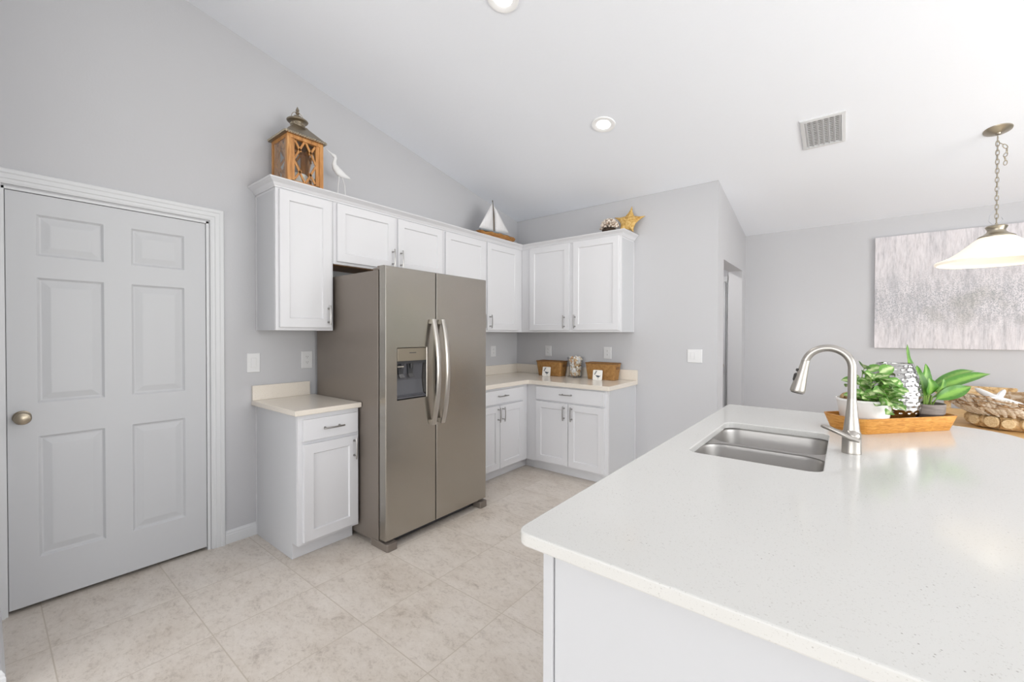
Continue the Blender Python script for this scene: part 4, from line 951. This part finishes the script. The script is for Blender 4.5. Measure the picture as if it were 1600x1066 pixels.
zt0, zb0 = zc - .046, 2.105; N_ = 19
for k in range(N_):
    a = zt0 + (zb0 - zt0) * k / N_ ; b = zt0 + (zb0 - zt0) * (k + 1) / N_; link((px_, py_, a + .003), (px_, py_, b - .003), (1, 0, 0) if k % 2 else (0, 1, 0))
mb.build('chain', 'antique_brass', c, smooth=True)
mb = MB(); ex = [(px_ + .006, py_, zc - .085), (px_ + .028, py_ + .012, zc - .10), (px_ + .045, py_ + .02, zc - .125), (px_ + .044, py_ + .02, zc - .155), (px_ + .034, py_ + .016, zc - .180), (px_ + .040, py_ + .02, zc - .205), (px_ + .038, py_ + .02, zc - .232)]
for k in range(len(ex) - 1): link(ex[k], ex[k + 1], (1, 0, 0) if k % 2 else (.5, 1, 0))
mb.build('spare_chain', 'antique_brass', c, smooth=True)
mb = MB(); mb.tube([(px_ + .002, py_ + .004, zc - .03), (px_ - .006, py_ + .005, zc - .2), (px_ + .006, py_ - .004, zc - .4), (px_ - .004, py_ + .004, 2.20), (px_ - .028, py_ + .01, 2.16), (px_ - .034, py_, 2.12), (px_ - .018, py_ - .01, 2.092), (px_ + .012, py_, 2.098), (px_ + .03, py_ + .01, 2.125), (px_ + .022, py_, 2.14)], .0018, 6); mb.build('wire', 'wire', c, smooth=True)
mb = MB(); mb.lathe([(0, 2.104), (.006, 2.104), (.008, 2.092), (.020, 2.090), (.046, 2.086), (.052, 2.078), (.048, 2.070), (.042, 2.058), (.044, 2.046), (.060, 2.030), (.080, 2.020), (.086, 2.014), (.086, 2.010), (0, 2.010)], (px_, py_, 0), 36); mb.build('cap', 'antique_brass', c, smooth=True, angle=40)
SHP = [(.080, 2.012), (.100, 1.996), (.140, 1.958), (.180, 1.922), (.222, 1.893), (.262, 1.874), (.284, 1.866), (.291, 1.858), (.288, 1.850), (.276, 1.846)]
mb = MB(); mb.lathe(SHP + [(r_ - .006, z - .004) for r_, z in SHP[-2::-1]], (px_, py_, 0), 56, cap0=False, cap1=False); mb.build('shade', 'shade_glass', c, smooth=True, angle=60)
mb = MB(); mb.ball((px_, py_, 1.945), .03, 14, 10); mb.cyl((px_, py_, 1.97), (px_, py_, 2.009), .016); emis('bulb', (1, .9, .75), 5.0); mb.build('bulb', 'bulb', c, smooth=True)

# ------------------------------------------------------------------ painting
c = thing('abstract_painting', (4.07, YF, 1.768), 'large abstract grey-white streaked canvas on the far wall behind the pendant lamp', 'painting')
MB().box(3.368, 4.77, YF - .036, YF - .0015, 1.243, 2.294).build('canvas', 'canvas_art', c, bevel=.002)

# ------------------------------------------------------------------ dining table, chair, driftwood bowl
c = thing('dining_table', (4.1, .1, 0), 'light wood dining table behind the island, half hidden by the tray', 'table')
for k in range(7):
    a = -.72 + 1.66 * k / 7; MB().box(3.5, 4.75, a + .001, a + 1.66 / 7 - .001, .722, .76).build('plank', 'table_wood', c, bevel=.002)
MB().box(3.60, 4.65, -.62, .84, .63, .7215).build('apron', 'charcoal', c)
for x in (3.62, 4.56):
    for y in (-.60, .74): MB().box(x, x + .07, y, y + .07, 0, .63).build('leg', 'table_wood', c)
c = thing('dining_chair', (4.04, 1.0, 0), 'light wood dining chair with a broad top rail between the table and the far wall', 'chair')
x0, x1, yb = 3.83, 4.245, 1.10
MB().box(x0 - .06, x1, yb, yb + .03, .858, .938).build('top_rail', 'driftwood', c, bevel=.008)
MB().box(x0, x1, yb, yb + .025, .62, .70).build('back_slat', 'driftwood', c, bevel=.005)
MB().box(x0, x1, .72, 1.10, .43, .47).build('seat', 'table_wood', c, bevel=.006)
for x in (x0, x1 - .04):
    MB().box(x, x + .04, yb + .002, yb + .04, 0, .857).build('leg', 'driftwood', c, bevel=.004); MB().box(x, x + .04, .73, .77, 0, .43).build('leg', 'driftwood', c, bevel=.004)
bxc = Vector((3.985, .11, .7605))
c = thing('driftwood_bowl', tuple(bxc), 'large driftwood bowl on a log base on the dining table', 'bowl')
RB = random.Random(3)
mb = MB()
AX = math.atan2(.618, .786)
def brim(a): return .165 + .068 * abs(math.cos(a - AX)) ** 1.5
def bowl_r(z, a=0): return .165 + .155 * max(0, min(1, (z - .085) / (brim(a) - .085))) ** .7 * (.80 + .20 * abs(math.cos(a - AX)))
for k in range(8):   # log base: chunky logs lying around a ring
    a = 2 * PI * k / 8 + .2; d_ = Vector((math.cos(a), math.sin(a), 0)); t_ = Vector((-d_.y, d_.x, 0)); p0 = bxc + d_ * .128 + Vector((0, 0, .046)); mb.tube([p0 - t_ * .088, p0 - t_ * .04 + d_ * .006, p0 + t_ * .04, p0 + t_ * .088], [.042, .045, .044, .040], 10)
mb.lathe([(0, 0.002), (.14, .002), (.15, .04), (.15, .092), (0, .092)], bxc, 18)
mb.build('log_base', 'driftwood', c, smooth=True, angle=40)
mb = MB()
for a, zz, r_ in ((-2.1, .052, .036), (-1.72, .048, .030), (-1.25, .050, .036), (-.7, .048, .034), (-2.6, .048, .03)):
    d_ = Vector((math.cos(a), math.sin(a), 0)); q = bxc + Vector((0, 0, zz)); mb.tube([q + d_ * .13, q + d_ * .190, q + d_ * .194], [r_, r_, r_ * .9], 14)
mb.build('log_slices', 'endgrain', c, smooth=True, angle=40)
mb = MB()
def bpt(a, z, dr_=0): r_ = bowl_r(z, a) + dr_; return bxc + Vector((math.cos(a) * r_, math.sin(a) * r_, z))
for k in range(64):   # white-washed pieces forming the shell
    a = 2 * PI * k / 64 + RB.uniform(-.04, .04); pts = []; sl = RB.uniform(-.12, .12); z0 = .09 + RB.uniform(0, .03) * (k % 2)
    for i in range(5): aa = a + i * sl; pts.append(bpt(aa, z0 + (brim(aa) - .006 - z0) * i / 4, -.006))
    mb.tube(pts, [.008, .016, .018, .016, .008], 8, flat=.6)
mb.build('shell', 'white_driftwood', c, smooth=True, angle=60)
mb = MB(); L = []
for f_, off in ((0, 0), (.3, 0), (.65, 0), (.95, 0), (.95, -.012), (.65, -.012), (.3, -.012), (0, -.012)):
    L.append([bpt(2 * PI * k / 36, .088 + (brim(2 * PI * k / 36) - .088) * f_, -.010 + off * 1.0) for k in range(36)])
mb.loops(L); mb.build('lining', 'twig', c, smooth=True)
for k in range(70):
    a = AX + PI + RB.gauss(0, .75) if k < 52 else RB.uniform(0, 2 * PI); f0 = RB.uniform(.35, 1.02); sp_ = RB.uniform(.15, .40); pts = []
    for i in range(6): aa = a + sp_ * (i / 5 - .5); zz = .09 + (brim(aa) - .09) * (f0 + RB.uniform(-.05, .05)); pts.append(bpt(aa, min(zz, brim(aa)), RB.uniform(.0, .014)) + Vector((0, 0, max(0, zz - brim(aa)))))
    MB().tube(pts, [.002, .004, .0045, .004, .0035, .0015], 6).build('twig', 'twig', c, smooth=True)
# white starfish in the bowl
mb = MB(); cS = bxc + Vector((-.055, -.06, .185)); nrm = Vector((.15, -.55, .75)).normalized(); e1 = Vector((.786, .618, 0)); e1 = (e1 - nrm * e1.dot(nrm)).normalized(); e2 = nrm.cross(e1)
outer = []
for i in range(5):
    a = PI / 2 + .25 + 2 * PI * i / 5
    for da, r_ in ((-.40, .042), (-.22, .075), (-.08, .115), (0, .128), (.08, .115), (.22, .075), (.40, .042)): outer.append((a + da, r_))
def ring2(k, off): return [cS + (e1 * math.cos(a) + e2 * math.sin(a)) * r_ * k + nrm * off for a, r_ in outer]
mb.loops([ring2(.9, -.012), ring2(1, 0), ring2(.9, .012), ring2(.5, .022), ring2(.1, .026)])
tag(mb.build('starfish', 'white_wood', smooth=True, angle=180), 'white starfish resting in the driftwood bowl', 'starfish')
for o in bpy.data.objects:
    if '_o' in o: del o['_o']
